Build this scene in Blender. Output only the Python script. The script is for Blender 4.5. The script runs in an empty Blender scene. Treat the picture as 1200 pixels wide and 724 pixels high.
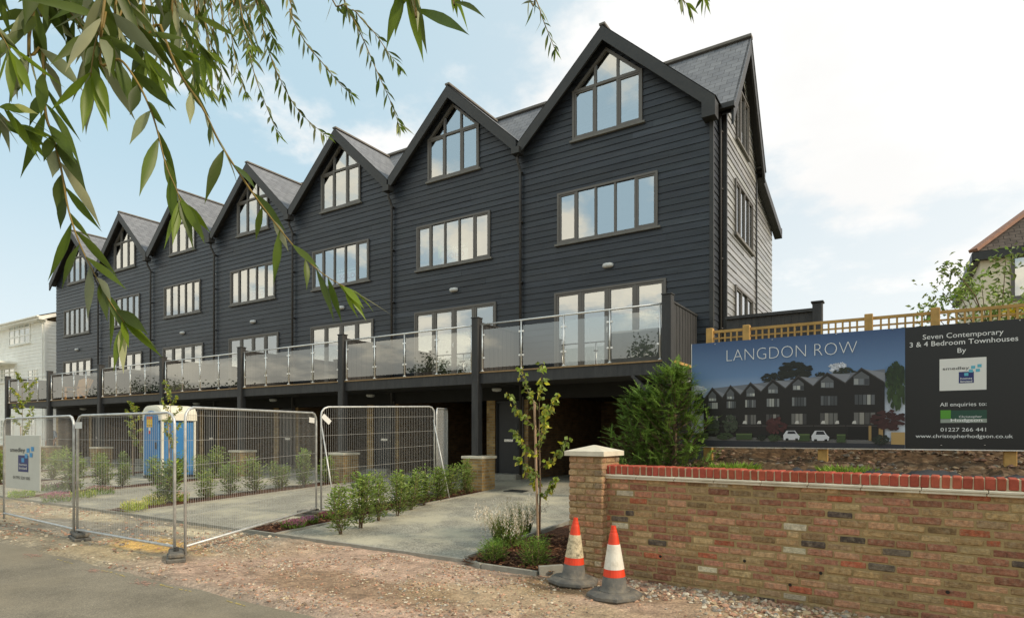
import bpy, math, random
from math import radians as R, sin, cos, pi, sqrt, tan, atan2
from mathutils import Vector, Matrix, noise as mnoise
random.seed(11)
SC = bpy.context.scene
COL = SC.collection
rnd = random.random
def ru(a, b): return a + (b - a) * random.random()

# ------------------------------------------------------------------ survey of the place
# x runs along the terrace to the right, y goes back from the road, z up.  Camera stands on the road.
CAM = Vector((3.74, -14.8, 1.65))
FWD = Vector((-.535, .845, 0)).normalized()
RGT = Vector((.845, .535, 0)).normalized()
F = 716.0
def ray(px, py): return FWD + RGT * ((px - 600) / F) + Vector((0, 0, (508 - py) / F))
def at(px, py, d): return CAM + ray(px, py) * d
def on_y(px, py, y):
    r = ray(px, py); return CAM + r * ((y - CAM.y) / r.y)
def on_z(px, py, z):
    r = ray(px, py); return CAM + r * ((z - CAM.z) / r.z)
def gz(y):
    if y < -8.46: return 0.0
    if y < -2.2: return .034 * (y + 8.46)
    if y < 0: return .213 + (y + 2.2) * .0622
    return .35

# ------------------------------------------------------------------ mesh builder
class MB:
    def __init__(s): s.v = []; s.f = []; s.m = []; s.c = []; s.uv = {}
    def add(s, vs, fs, m=0, c=(1, 1, 1)):
        o = len(s.v); s.v += [tuple(p) for p in vs]
        for f in fs: s.f.append(tuple(i + o for i in f)); s.m.append(m); s.c.append(c)
        return s
    def quad(s, a, b, c, d, m=0, col=(1, 1, 1), uv=None):
        s.add([a, b, c, d], [(0, 1, 2, 3)], m, col)
        if uv: s.uv[len(s.f) - 1] = uv
    def poly(s, pts, m=0, col=(1, 1, 1)): s.add(pts, [tuple(range(len(pts)))], m, col)
    def box(s, x0, y0, z0, x1, y1, z1, m=0, col=(1, 1, 1)):
        if x0 > x1: x0, x1 = x1, x0
        if y0 > y1: y0, y1 = y1, y0
        if z0 > z1: z0, z1 = z1, z0
        s.add([(x0, y0, z0), (x1, y0, z0), (x1, y1, z0), (x0, y1, z0), (x0, y0, z1), (x1, y0, z1), (x1, y1, z1), (x0, y1, z1)],
              [(0, 3, 2, 1), (4, 5, 6, 7), (0, 1, 5, 4), (1, 2, 6, 5), (2, 3, 7, 6), (3, 0, 4, 7)], m, col)
    def cbox(s, x0, y0, z0, x1, y1, z1, b=.006, m=0, col=(1, 1, 1)):   # chamfered box
        X = ((x0, x0 + b), (x1, x1 - b)); Y = ((y0, y0 + b), (y1, y1 - b)); Z = ((z0, z0 + b), (z1, z1 - b))
        vs = []; idx = {}
        for i in (0, 1):
            for j in (0, 1):
                for k in (0, 1):
                    for ax in range(3):
                        p = (X[i][0 if ax == 0 else 1], Y[j][0 if ax == 1 else 1], Z[k][0 if ax == 2 else 1])
                        idx[i, j, k, ax] = len(vs); vs.append(p)
        I = lambda i, j, k, a: idx[i, j, k, a]
        fs = []
        for i in (0, 1): fs.append([I(i, 0, 0, 0), I(i, 1, 0, 0), I(i, 1, 1, 0), I(i, 0, 1, 0)])
        for j in (0, 1): fs.append([I(0, j, 0, 1), I(1, j, 0, 1), I(1, j, 1, 1), I(0, j, 1, 1)])
        for k in (0, 1): fs.append([I(0, 0, k, 2), I(1, 0, k, 2), I(1, 1, k, 2), I(0, 1, k, 2)])
        for i in (0, 1):
            for j in (0, 1): fs.append([I(i, j, 0, 0), I(i, j, 1, 0), I(i, j, 1, 1), I(i, j, 0, 1)])
            for k in (0, 1): fs.append([I(i, 0, k, 0), I(i, 1, k, 0), I(i, 1, k, 2), I(i, 0, k, 2)])
        for j in (0, 1):
            for k in (0, 1): fs.append([I(0, j, k, 1), I(1, j, k, 1), I(1, j, k, 2), I(0, j, k, 2)])
        for i in (0, 1):
            for j in (0, 1):
                for k in (0, 1): fs.append([I(i, j, k, 0), I(i, j, k, 1), I(i, j, k, 2)])
        cx, cy, cz = (x0 + x1) / 2, (y0 + y1) / 2, (z0 + z1) / 2
        out = []
        for f in fs:
            a, b2, c = (Vector(vs[t]) for t in f[:3])
            nn = (b2 - a).cross(c - a); ctr = sum((Vector(vs[t]) for t in f), Vector()) / len(f) - Vector((cx, cy, cz))
            out.append(tuple(f) if nn.dot(ctr) > 0 else tuple(reversed(f)))
        s.add(vs, out, m, col)
    def bar(s, a, b, w, h, m=0, col=(1, 1, 1), up=(0, 0, 1)):           # rectangular bar from a to b
        a = Vector(a); b = Vector(b); d = (b - a).normalized(); u = Vector(up)
        if abs(d.dot(u)) > .98: u = Vector((0, 1, 0))
        e = d.cross(u).normalized() * (w / 2); g = e.cross(d).normalized() * (h / 2)
        vs = [p + i * e + j * g for p in (a, b) for i, j in ((-1, -1), (1, -1), (1, 1), (-1, 1))]
        s.add(vs, [(0, 1, 2, 3), (7, 6, 5, 4), (0, 4, 5, 1), (1, 5, 6, 2), (2, 6, 7, 3), (3, 7, 4, 0)], m, col)
    def tube(s, pts, r, n=8, m=0, col=(1, 1, 1), cap=True):
        pts = [Vector(p) for p in pts]; k = len(pts)
        rs = r if isinstance(r, (list, tuple)) else [r] * k
        vs = []; prev = None
        for i, p in enumerate(pts):
            t = (pts[min(i + 1, k - 1)] - pts[max(i - 1, 0)]).normalized()
            if prev is None:
                u = Vector((0, 0, 1)) if abs(t.z) < .9 else Vector((1, 0, 0))
                e = t.cross(u).normalized()
            else:
                e = (prev - t * prev.dot(t)).normalized()
            prev = e; g = t.cross(e)
            for j in range(n):
                a = 2 * pi * j / n; vs.append(p + (e * cos(a) + g * sin(a)) * rs[i])
        fs = []
        for i in range(k - 1):
            for j in range(n):
                j2 = (j + 1) % n; fs.append((i * n + j, i * n + j2, (i + 1) * n + j2, (i + 1) * n + j))
        if cap: fs += [tuple(range(n - 1, -1, -1)), tuple(range((k - 1) * n, k * n))]
        s.add(vs, fs, m, col)
    def lathe(s, prof, n=16, c=(0, 0, 0), m=0, col=(1, 1, 1), ang0=0):
        vs = []; k = len(prof)
        for r, z in prof:
            for j in range(n):
                a = 2 * pi * j / n + ang0; vs.append((c[0] + r * cos(a), c[1] + r * sin(a), c[2] + z))
        fs = [(i * n + j, i * n + (j + 1) % n, (i + 1) * n + (j + 1) % n, (i + 1) * n + j) for i in range(k - 1) for j in range(n)]
        fs += [tuple(range(n - 1, -1, -1)), tuple(range((k - 1) * n, k * n))]
        s.add(vs, fs, m, col)
    def build(s, name, mats, parent=None, local=False, smooth=False):
        off = Vector((0, 0, 0)); p = parent
        if not local:
            while p is not None: off += p.location; p = p.parent
        me = bpy.data.meshes.new(name)
        me.from_pydata([(v[0] - off.x, v[1] - off.y, v[2] - off.z) for v in s.v], [], s.f)
        if not isinstance(mats, (list, tuple)): mats = [mats]
        for mt in mats: me.materials.append(mt)
        me.polygons.foreach_set('material_index', s.m)
        at_ = me.color_attributes.new('Col', 'FLOAT_COLOR', 'CORNER')
        buf = []
        for f, c in zip(s.f, s.c): buf += [c[0], c[1], c[2], 1.0] * len(f)
        at_.data.foreach_set('color', buf)
        if s.uv:
            ul = me.uv_layers.new(name='UVMap')
            for fi, uvs in s.uv.items():
                for li, q in zip(me.polygons[fi].loop_indices, uvs): ul.data[li].uv = q
        if smooth: me.polygons.foreach_set('use_smooth', [True] * len(s.f))
        me.update()
        o = bpy.data.objects.new(name, me); COL.objects.link(o)
        if parent: o.parent = parent
        return o

def tag(o, label=None, cat=None, group=None, kind=None):
    if label: o['label'] = label
    if cat: o['category'] = cat
    if group: o['group'] = group
    if kind: o['kind'] = kind
    return o
def thing(name, label, cat, loc=(0, 0, 0), rz=0, group=None):
    o = bpy.data.objects.new(name, None); COL.objects.link(o); o.location = loc; o.rotation_euler.z = rz
    o.empty_display_size = .2
    return tag(o, label, cat, group)
def copy_tree(o, parent=None):
    c = o.copy(); COL.objects.link(c); c.parent = parent
    for ch in list(o.children): copy_tree(ch, c)
    return c
def struct(mb, name, mat, **k): return tag(mb.build(name, mat, **k), kind='structure')

# ------------------------------------------------------------------ materials
def lin(r, g, b):
    f = lambda c: (c / 255 / 12.92) if c / 255 <= .04045 else ((c / 255 + .055) / 1.055) ** 2.4
    return (f(r), f(g), f(b))
def mat(name, col=(.5, .5, .5), rough=.6, metal=0, var=0.0, vscale=3, bump=0, bscale=40, usecol=False, spec=.5,
        dirt=None, dscale=1.5, damt=.4, stretch=None, coat=0, trans=0):
    m = bpy.data.materials.new(name); m.use_nodes = True
    nt = m.node_tree; N = nt.nodes; L = nt.links; b = N['Principled BSDF']
    b.inputs['Roughness'].default_value = rough; b.inputs['Metallic'].default_value = metal
    b.inputs['Specular IOR Level'].default_value = spec
    if coat: b.inputs['Coat Weight'].default_value = coat
    tc = N.new('ShaderNodeTexCoord'); co = tc.outputs['Object']
    if stretch:
        mp = N.new('ShaderNodeMapping'); mp.inputs['Scale'].default_value = stretch; L.new(co, mp.inputs[0]); co = mp.outputs[0]
    if usecol:
        a = N.new('ShaderNodeAttribute'); a.attribute_name = 'Col'
        mx = N.new('ShaderNodeMix'); mx.data_type = 'RGBA'; mx.blend_type = 'MULTIPLY'; mx.inputs[0].default_value = 1
        L.new(a.outputs['Color'], mx.inputs[6]); mx.inputs[7].default_value = (*col, 1); cur = mx.outputs[2]
    else:
        r = N.new('ShaderNodeRGB'); r.outputs[0].default_value = (*col, 1); cur = r.outputs[0]
    if var:
        n = N.new('ShaderNodeTexNoise'); n.inputs['Scale'].default_value = vscale; n.inputs['Detail'].default_value = 8
        n.inputs['Roughness'].default_value = .65
        L.new(co, n.inputs['Vector'])
        mr = N.new('ShaderNodeMapRange'); mr.inputs[1].default_value = .3; mr.inputs[2].default_value = .7
        mr.inputs[3].default_value = 1 - var; mr.inputs[4].default_value = 1 + var; L.new(n.outputs['Fac'], mr.inputs[0])
        mx = N.new('ShaderNodeMix'); mx.data_type = 'RGBA'; mx.blend_type = 'MULTIPLY'; mx.inputs[0].default_value = 1
        L.new(cur, mx.inputs[6]); L.new(mr.outputs[0], mx.inputs[7]); cur = mx.outputs[2]
    if dirt:
        n = N.new('ShaderNodeTexNoise'); n.inputs['Scale'].default_value = dscale; n.inputs['Detail'].default_value = 10
        n.inputs['Roughness'].default_value = .7
        L.new(co, n.inputs['Vector'])
        mr = N.new('ShaderNodeMapRange'); mr.inputs[1].default_value = .48; mr.inputs[2].default_value = .66
        mr.inputs[3].default_value = 0; mr.inputs[4].default_value = damt; L.new(n.outputs['Fac'], mr.inputs[0])
        mx = N.new('ShaderNodeMix'); mx.data_type = 'RGBA'
        L.new(mr.outputs[0], mx.inputs[0]); L.new(cur, mx.inputs[6]); mx.inputs[7].default_value = (*dirt, 1); cur = mx.outputs[2]
    L.new(cur, b.inputs['Base Color'])
    if bump:
        n = N.new('ShaderNodeTexNoise'); n.inputs['Scale'].default_value = bscale; n.inputs['Detail'].default_value = 6
        L.new(co, n.inputs['Vector'])
        bp = N.new('ShaderNodeBump'); bp.inputs['Strength'].default_value = bump; bp.inputs['Distance'].default_value = .02
        L.new(n.outputs['Fac'], bp.inputs['Height']); L.new(bp.outputs[0], b.inputs['Normal'])
    return m

def leaf_mat(name, top, under=None, rough=.45, transl=.35, var=.35):
    m = bpy.data.materials.new(name); m.use_nodes = True
    nt = m.node_tree; N = nt.nodes; L = nt.links; b = N['Principled BSDF']; out = N['Material Output']
    b.inputs['Roughness'].default_value = rough; b.inputs['Specular IOR Level'].default_value = .35
    a = N.new('ShaderNodeAttribute'); a.attribute_name = 'Col'
    g = N.new('ShaderNodeNewGeometry')
    mx = N.new('ShaderNodeMix'); mx.data_type = 'RGBA'
    L.new(g.outputs['Backfacing'], mx.inputs[0]); mx.inputs[6].default_value = (*top, 1); mx.inputs[7].default_value = (*(under or top), 1)
    mu = N.new('ShaderNodeMix'); mu.data_type = 'RGBA'; mu.blend_type = 'MULTIPLY'; mu.inputs[0].default_value = 1
    L.new(mx.outputs[2], mu.inputs[6]); L.new(a.outputs['Color'], mu.inputs[7])
    tc = N.new('ShaderNodeTexCoord')
    n = N.new('ShaderNodeTexNoise'); n.inputs['Scale'].default_value = 9; n.inputs['Detail'].default_value = 5; L.new(tc.outputs['Object'], n.inputs['Vector'])
    mr = N.new('ShaderNodeMapRange'); mr.inputs[1].default_value = .3; mr.inputs[2].default_value = .7; mr.inputs[3].default_value = 1 - var; mr.inputs[4].default_value = 1 + var
    L.new(n.outputs['Fac'], mr.inputs[0])
    m2 = N.new('ShaderNodeMix'); m2.data_type = 'RGBA'; m2.blend_type = 'MULTIPLY'; m2.inputs[0].default_value = 1
    L.new(mu.outputs[2], m2.inputs[6]); L.new(mr.outputs[0], m2.inputs[7])
    L.new(m2.outputs[2], b.inputs['Base Color'])
    tr = N.new('ShaderNodeBsdfTranslucent'); L.new(m2.outputs[2], tr.inputs[0])
    ms = N.new('ShaderNodeMixShader'); ms.inputs[0].default_value = transl
    L.new(b.outputs[0], ms.inputs[1]); L.new(tr.outputs[0], ms.inputs[2]); L.new(ms.outputs[0], out.inputs['Surface'])
    return m

def glass_mat(name, base, refl_col, tcol, wavy=0):
    m = bpy.data.materials.new(name); m.use_nodes = True
    nt = m.node_tree; N = nt.nodes; L = nt.links; out = N['Material Output']; N.remove(N['Principled BSDF'])
    t = N.new('ShaderNodeBsdfTransparent'); t.inputs[0].default_value = (*tcol, 1)
    g = N.new('ShaderNodeBsdfGlossy'); g.inputs['Color'].default_value = (*refl_col, 1); g.inputs['Roughness'].default_value = .0
    lw = N.new('ShaderNodeFresnel'); lw.inputs[0].default_value = 1.5
    geo = N.new('ShaderNodeNewGeometry')
    ad = N.new('ShaderNodeMath'); ad.operation = 'MULTIPLY_ADD'; L.new(lw.outputs[0], ad.inputs[0]); ad.inputs[1].default_value = 1 - base; ad.inputs[2].default_value = base; ad.use_clamp = True
    if wavy:
        n = N.new('ShaderNodeTexNoise'); n.inputs['Scale'].default_value = 1.6; n.inputs['Detail'].default_value = 2; tc = N.new('ShaderNodeTexCoord'); L.new(tc.outputs['Object'], n.inputs['Vector'])
        bp = N.new('ShaderNodeBump'); bp.inputs['Strength'].default_value = wavy; bp.inputs['Distance'].default_value = .05; L.new(n.outputs['Fac'], bp.inputs['Height']); L.new(bp.outputs[0], g.inputs['Normal'])
    ms = N.new('ShaderNodeMixShader'); L.new(ad.outputs[0], ms.inputs[0]); L.new(t.outputs[0], ms.inputs[1]); L.new(g.outputs[0], ms.inputs[2])
    L.new(ms.outputs[0], out.inputs['Surface'])
    return m

def brick_mat(name, c1, c2, mortar, scale=1.0, w=.225, h=.075, ms=.011, var=.3, dirt=None):
    """brick bond on UVs given in metres"""
    m = bpy.data.materials.new(name); m.use_nodes = True
    nt = m.node_tree; N = nt.nodes; L = nt.links; b = N['Principled BSDF']; b.inputs['Roughness'].default_value = .85; b.inputs['Specular IOR Level'].default_value = .25
    uv = N.new('ShaderNodeUVMap'); uv.uv_map = 'UVMap'
    bt = N.new('ShaderNodeTexBrick'); L.new(uv.outputs[0], bt.inputs['Vector'])
    bt.inputs['Color1'].default_value = (*c1, 1); bt.inputs['Color2'].default_value = (*c2, 1); bt.inputs['Mortar'].default_value = (*mortar, 1)
    bt.inputs['Scale'].default_value = 1; bt.inputs['Mortar Size'].default_value = ms; bt.inputs['Brick Width'].default_value = w; bt.inputs['Row Height'].default_value = h
    bt.inputs['Bias'].default_value = 0
    n = N.new('ShaderNodeTexNoise'); n.inputs['Scale'].default_value = 4; n.inputs['Detail'].default_value = 8; L.new(uv.outputs[0], n.inputs['Vector'])
    mr = N.new('ShaderNodeMapRange'); mr.inputs[1].default_value = .3; mr.inputs[2].default_value = .7; mr.inputs[3].default_value = 1 - var; mr.inputs[4].default_value = 1 + var; L.new(n.outputs['Fac'], mr.inputs[0])
    mx = N.new('ShaderNodeMix'); mx.data_type = 'RGBA'; mx.blend_type = 'MULTIPLY'; mx.inputs[0].default_value = 1
    L.new(bt.outputs['Color'], mx.inputs[6]); L.new(mr.outputs[0], mx.inputs[7]); L.new(mx.outputs[2], b.inputs['Base Color'])
    bp = N.new('ShaderNodeBump'); bp.inputs['Strength'].default_value = .5; bp.inputs['Distance'].default_value = .01; bp.invert = True
    L.new(bt.outputs['Fac'], bp.inputs['Height']); L.new(bp.outputs[0], b.inputs['Normal'])
    return m

def aggregate_mat(name, cols, sscale, rough=.9, patch=None, pscale=.6, pamt=.5, bump=.4, usecol=False):
    """small stones of several colours (voronoi cells) with larger stains"""
    m = bpy.data.materials.new(name); m.use_nodes = True
    nt = m.node_tree; N = nt.nodes; L = nt.links; b = N['Principled BSDF']; b.inputs['Roughness'].default_value = rough; b.inputs['Specular IOR Level'].default_value = .25
    tc = N.new('ShaderNodeTexCoord'); co = tc.outputs['Object']
    v = N.new('ShaderNodeTexVoronoi'); v.inputs['Scale'].default_value = sscale; L.new(co, v.inputs['Vector'])
    sep = N.new('ShaderNodeSeparateColor'); L.new(v.outputs['Color'], sep.inputs[0])
    rp = N.new('ShaderNodeValToRGB'); L.new(sep.outputs[0], rp.inputs[0]); rp.color_ramp.interpolation = 'LINEAR'
    el = rp.color_ramp.elements
    while len(el) < len(cols): el.new(.5)
    for i, c in enumerate(cols): el[i].position = i / max(1, len(cols) - 1); el[i].color = (*c, 1)
    cur = rp.outputs[0]
    n = N.new('ShaderNodeTexNoise'); n.inputs['Scale'].default_value = 1.1; n.inputs['Detail'].default_value = 9; n.inputs['Roughness'].default_value = .7; L.new(co, n.inputs['Vector'])
    mr = N.new('ShaderNodeMapRange'); mr.inputs[1].default_value = .3; mr.inputs[2].default_value = .7; mr.inputs[3].default_value = .72; mr.inputs[4].default_value = 1.25; L.new(n.outputs['Fac'], mr.inputs[0])
    mx = N.new('ShaderNodeMix'); mx.data_type = 'RGBA'; mx.blend_type = 'MULTIPLY'; mx.inputs[0].default_value = 1
    L.new(cur, mx.inputs[6]); L.new(mr.outputs[0], mx.inputs[7]); cur = mx.outputs[2]
    if usecol:
        a = N.new('ShaderNodeAttribute'); a.attribute_name = 'Col'
        mx = N.new('ShaderNodeMix'); mx.data_type = 'RGBA'; mx.blend_type = 'MULTIPLY'; mx.inputs[0].default_value = 1
        L.new(cur, mx.inputs[6]); L.new(a.outputs['Color'], mx.inputs[7]); cur = mx.outputs[2]
    if patch:
        n2 = N.new('ShaderNodeTexNoise'); n2.inputs['Scale'].default_value = pscale; n2.inputs['Detail'].default_value = 6; n2.inputs['Roughness'].default_value = .62; L.new(co, n2.inputs['Vector'])
        m2 = N.new('ShaderNodeMapRange'); m2.inputs[1].default_value = .46; m2.inputs[2].default_value = .62; m2.inputs[3].default_value = 0; m2.inputs[4].default_value = pamt; L.new(n2.outputs['Fac'], m2.inputs[0])
        mx = N.new('ShaderNodeMix'); mx.data_type = 'RGBA'; L.new(m2.outputs[0], mx.inputs[0]); L.new(cur, mx.inputs[6]); mx.inputs[7].default_value = (*patch, 1); cur = mx.outputs[2]
    L.new(cur, b.inputs['Base Color'])
    bp = N.new('ShaderNodeBump'); bp.inputs['Strength'].default_value = bump; bp.inputs['Distance'].default_value = .01; bp.invert = True
    L.new(v.outputs['Distance'], bp.inputs['Height']); L.new(bp.outputs[0], b.inputs['Normal'])
    return m

M = {}
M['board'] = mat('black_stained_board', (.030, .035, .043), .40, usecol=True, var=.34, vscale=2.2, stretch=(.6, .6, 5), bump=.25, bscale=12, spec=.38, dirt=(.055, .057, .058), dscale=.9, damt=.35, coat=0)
M['endboard'] = mat('painted_sunlight_board', (.25, .245, .23), .32, usecol=True, var=.3, vscale=2.2, stretch=(.6, .6, 5), bump=.15, bscale=12, spec=.9)  # same black boards; sun on the end wall put into a paler, glossier colour
M['trim'] = mat('black_painted_timber', (.030, .029, .027), .5, var=.2, vscale=5, bump=.12, bscale=30, dirt=(.07, .065, .055), dscale=3, damt=.25)
M['post'] = mat('dark_stained_post', (.034, .033, .033), .6, var=.25, vscale=4, stretch=(3, 3, .5), bump=.2, bscale=25, dirt=(.08, .075, .065), dscale=2, damt=.25)
M['slate'] = brick_mat('grey_slate', lin(134, 136, 140), lin(118, 120, 125), lin(78, 79, 82), w=.3, h=.2, ms=.006, var=.12)
M['ridge'] = mat('ridge_tile', lin(122, 116, 108), .8, var=.2, vscale=6, bump=.3)
M['frame'] = mat('grey_window_frame', lin(104, 99, 93), .45, var=.06, vscale=2)
M['sill'] = mat('lead_grey_sill', lin(116, 113, 107), .7, var=.25, vscale=4)
M['pane'] = glass_mat('window_glass', .50, (.93, .95, .95), (.88, .92, .92), wavy=.02)
M['balglass'] = glass_mat('balustrade_glass', .19, (.95, .96, .94), (.84, .88, .86), wavy=.012)
M['steel'] = mat('brushed_steel', (.80, .79, .76), .34, metal=.75, var=.1)
M['galv'] = mat('galvanised_tube', (.56, .56, .54), .45, metal=.45, var=.25, vscale=9, bump=.05)
M['wire'] = mat('galvanised_wire', (.50, .49, .46), .5, metal=.1)
M['pipe'] = mat('grey_plastic_pipe', lin(62, 58, 55), .4, var=.1)
M['white'] = mat('white_plastic', (.74, .73, .69), .4, var=.05)
M['lamp'] = mat('wall_lamp_diffuser', (.62, .62, .60), .35)
M['decking'] = mat('decking_edge', lin(150, 122, 86), .8, var=.25, vscale=6)
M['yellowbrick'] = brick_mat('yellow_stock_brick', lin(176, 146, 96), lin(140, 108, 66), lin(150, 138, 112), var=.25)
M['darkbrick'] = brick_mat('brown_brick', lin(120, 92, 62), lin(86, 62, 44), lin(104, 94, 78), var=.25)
M['baybrick'] = brick_mat('painted_shade_brick', lin(126, 98, 68), lin(96, 74, 52), lin(104, 92, 74), var=.25)  # shade of the car bays put into the brick colour
M['stone'] = mat('cast_stone', lin(214, 205, 184), .8, var=.12, vscale=7, bump=.1, dirt=lin(150, 138, 112), dscale=3, damt=.35)
M['concrete'] = mat('concrete_edging', lin(150, 146, 134), .9, var=.2, vscale=6, bump=.3, bscale=60)
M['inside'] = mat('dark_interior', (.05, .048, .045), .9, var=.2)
M['ceil'] = mat('black_joist', (.018, .017, .016), .8, var=.2)
M['doorpaint'] = mat('dark_grey_door', (.020, .021, .024), .45, var=.1)
M['doorglass'] = mat('dark_door_glass', (.05, .055, .06), .1)
M['chrome'] = mat('satin_chrome', (.7, .7, .7), .25, metal=1)
M['brick'] = mat('reclaimed_brick', (1.30, 1.31, 1.28), .9, usecol=True, var=.45, vscale=24, bump=.7, bscale=90, spec=.2, dirt=lin(176, 160, 132), dscale=20, damt=.42)
M['copbrick'] = mat('new_red_brick', (1.2, 1.2, 1.2), .85, usecol=True, var=.18, vscale=14, bump=.25, bscale=90, spec=.25)
M['mortar'] = mat('lime_mortar', lin(164, 142, 102), .95, var=.2, vscale=10, bump=.6, bscale=120, spec=.15)
M['copmortar'] = mat('pale_mortar', lin(188, 172, 140), .95, var=.15, vscale=10)
M['soil'] = aggregate_mat('rubble_soil', [lin(58, 44, 32), lin(100, 80, 58), lin(76, 58, 42), lin(134, 114, 90)], 16, bump=1, patch=lin(66, 50, 34), pscale=1.5, pamt=.6)
M['mulch'] = aggregate_mat('bark_mulch', [lin(52, 32, 22), lin(96, 62, 44), lin(70, 44, 30), lin(120, 84, 60)], 45, bump=1)
M['asphalt'] = aggregate_mat('worn_asphalt', [lin(106, 100, 88), lin(136, 127, 110), lin(118, 111, 98), lin(156, 146, 126)], 120, patch=lin(142, 131, 110), pscale=.5, pamt=.5, bump=.25)
M['drive'] = aggregate_mat('exposed_aggregate', [lin(112, 109, 100), lin(166, 161, 146), lin(138, 134, 122), lin(188, 182, 164)], 55, patch=lin(194, 186, 162), pscale=.9, pamt=.75, bump=.45)
M['verge'] = aggregate_mat('hardcore', [(.62, .6, .58), (1.0, .97, .92), (.8, .78, .74), (1.3, 1.25, 1.18)], 42, bump=.8, usecol=True)
M['stones'] = mat('loose_stone', (1, 1, 1), .9, usecol=True, var=.25, vscale=30, spec=.25)
M['land'] = mat('earth', lin(96, 92, 70), .95, var=.35, vscale=.3, dirt=lin(84, 96, 52), dscale=.15, damt=.7)
M['paint_y'] = mat('yellow_marking_paint', lin(188, 166, 92), .8, var=.4, vscale=20)
M['paint_p'] = mat('pink_marking_paint', lin(176, 138, 120), .85, var=.4, vscale=14)
M['bark'] = mat('bark', lin(112, 92, 72), .9, var=.35, vscale=14, bump=.5)
M['twig'] = mat('yellow_twig', lin(128, 106, 46), .6, var=.3, vscale=20)
M['stake'] = mat('timber_stake', lin(176, 146, 118), .8, var=.3, vscale=9, stretch=(4, 4, .6))
M['wood'] = mat('treated_softwood', lin(188, 148, 84), .75, var=.25, vscale=5, stretch=(1, 1, 1), bump=.1)
M['laurel'] = leaf_mat('laurel_leaf', lin(122, 148, 62), lin(150, 166, 94), .35, .33)
M['sapling'] = leaf_mat('sapling_leaf', lin(160, 172, 62), lin(184, 192, 104), .4, .4)
M['cypress'] = leaf_mat('cypress_spray', lin(104, 130, 56), lin(110, 136, 64), .6, .33)
M['willow'] = leaf_mat('willow_leaf', lin(96, 116, 46), lin(170, 176, 136), .40, .5, var=.25)
M['dark_leaf'] = leaf_mat('dark_leaf', lin(62, 80, 38), lin(80, 96, 48), .5, .3)
M['yellow_leaf'] = leaf_mat('yellow_leaf', lin(222, 196, 40), lin(230, 205, 70), .5, .4)
M['grass'] = leaf_mat('grass_blade', lin(120, 132, 66), lin(130, 140, 80), .6, .3)
M['flower'] = mat('flower', (1, 1, 1), .7, usecol=True)
M['orange'] = mat('fluorescent_orange', lin(226, 62, 26), .5, var=.15, vscale=9, dirt=lin(130, 70, 45), dscale=9, damt=.45)
M['reflective'] = mat('reflective_sleeve', lin(226, 220, 206), .45, var=.1, vscale=9, dirt=lin(150, 135, 105), dscale=10, damt=.35)
M['oldsleeve'] = mat('scuffed_sleeve', lin(205, 190, 156), .6, var=.2, vscale=9, dirt=lin(70, 58, 44), dscale=17, damt=.9)
M['rubber'] = mat('dusty_rubber', lin(96, 93, 87), .8, var=.25, vscale=8, bump=.25, bscale=60, dirt=lin(140, 128, 108), dscale=8, damt=.5)
M['blue'] = mat('blue_moulded_plastic', lin(62, 128, 184), .5, var=.12, vscale=3)
M['roofwhite'] = mat('white_moulded_plastic', lin(232, 226, 208), .45, var=.06)
M['weatherwhite'] = mat('white_weatherboard', lin(246, 243, 234), .6, var=.08, vscale=2)
M['tile'] = brick_mat('brown_roof_tile', lin(128, 104, 78), lin(98, 78, 58), lin(60, 48, 38), w=.2, h=.14, ms=.01)
M['greytile'] = brick_mat('grey_roof_tile', lin(98, 88, 80), lin(78, 70, 64), lin(48, 44, 40), w=.3, h=.24, ms=.012)
M['redridge'] = mat('terracotta_ridge', lin(152, 112, 92), .8, var=.2, vscale=5)
M['render'] = mat('cream_render', lin(240, 226, 198), .9, var=.08, vscale=2, bump=.1)
M['signblack'] = mat('sign_black', (.012, .012, .012), .35)
M['signwhite'] = mat('sign_white', lin(232, 230, 222), .45)
M['signgrey'] = mat('sign_panel_grey', lin(205, 203, 192), .5, var=.05)
M['print'] = mat('printed_colour', (1, 1, 1), .4, usecol=True)
M['letter'] = mat('lettering_white', (.80, .80, .77), .45)
M['letterdark'] = mat('lettering_dark', lin(52, 50, 52), .5)
M['membrane'] = mat('weed_membrane', (.03, .03, .032), .6, var=.2)
M['skin'] = mat('skin', lin(206, 160, 134), .6)
M['hair'] = mat('hair', lin(90, 80, 70), .8)
M['shirt'] = mat('pale_blue_shirt', lin(176, 190, 206), .85, var=.1, vscale=9)
M['trouser'] = mat('dark_trousers', lin(56, 60, 70), .85)
M['teal'] = mat('solar_panel', lin(150, 160, 172), .3)
M['adirondack'] = mat('stained_pine', lin(150, 112, 66), .7, var=.2, vscale=7)

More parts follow.
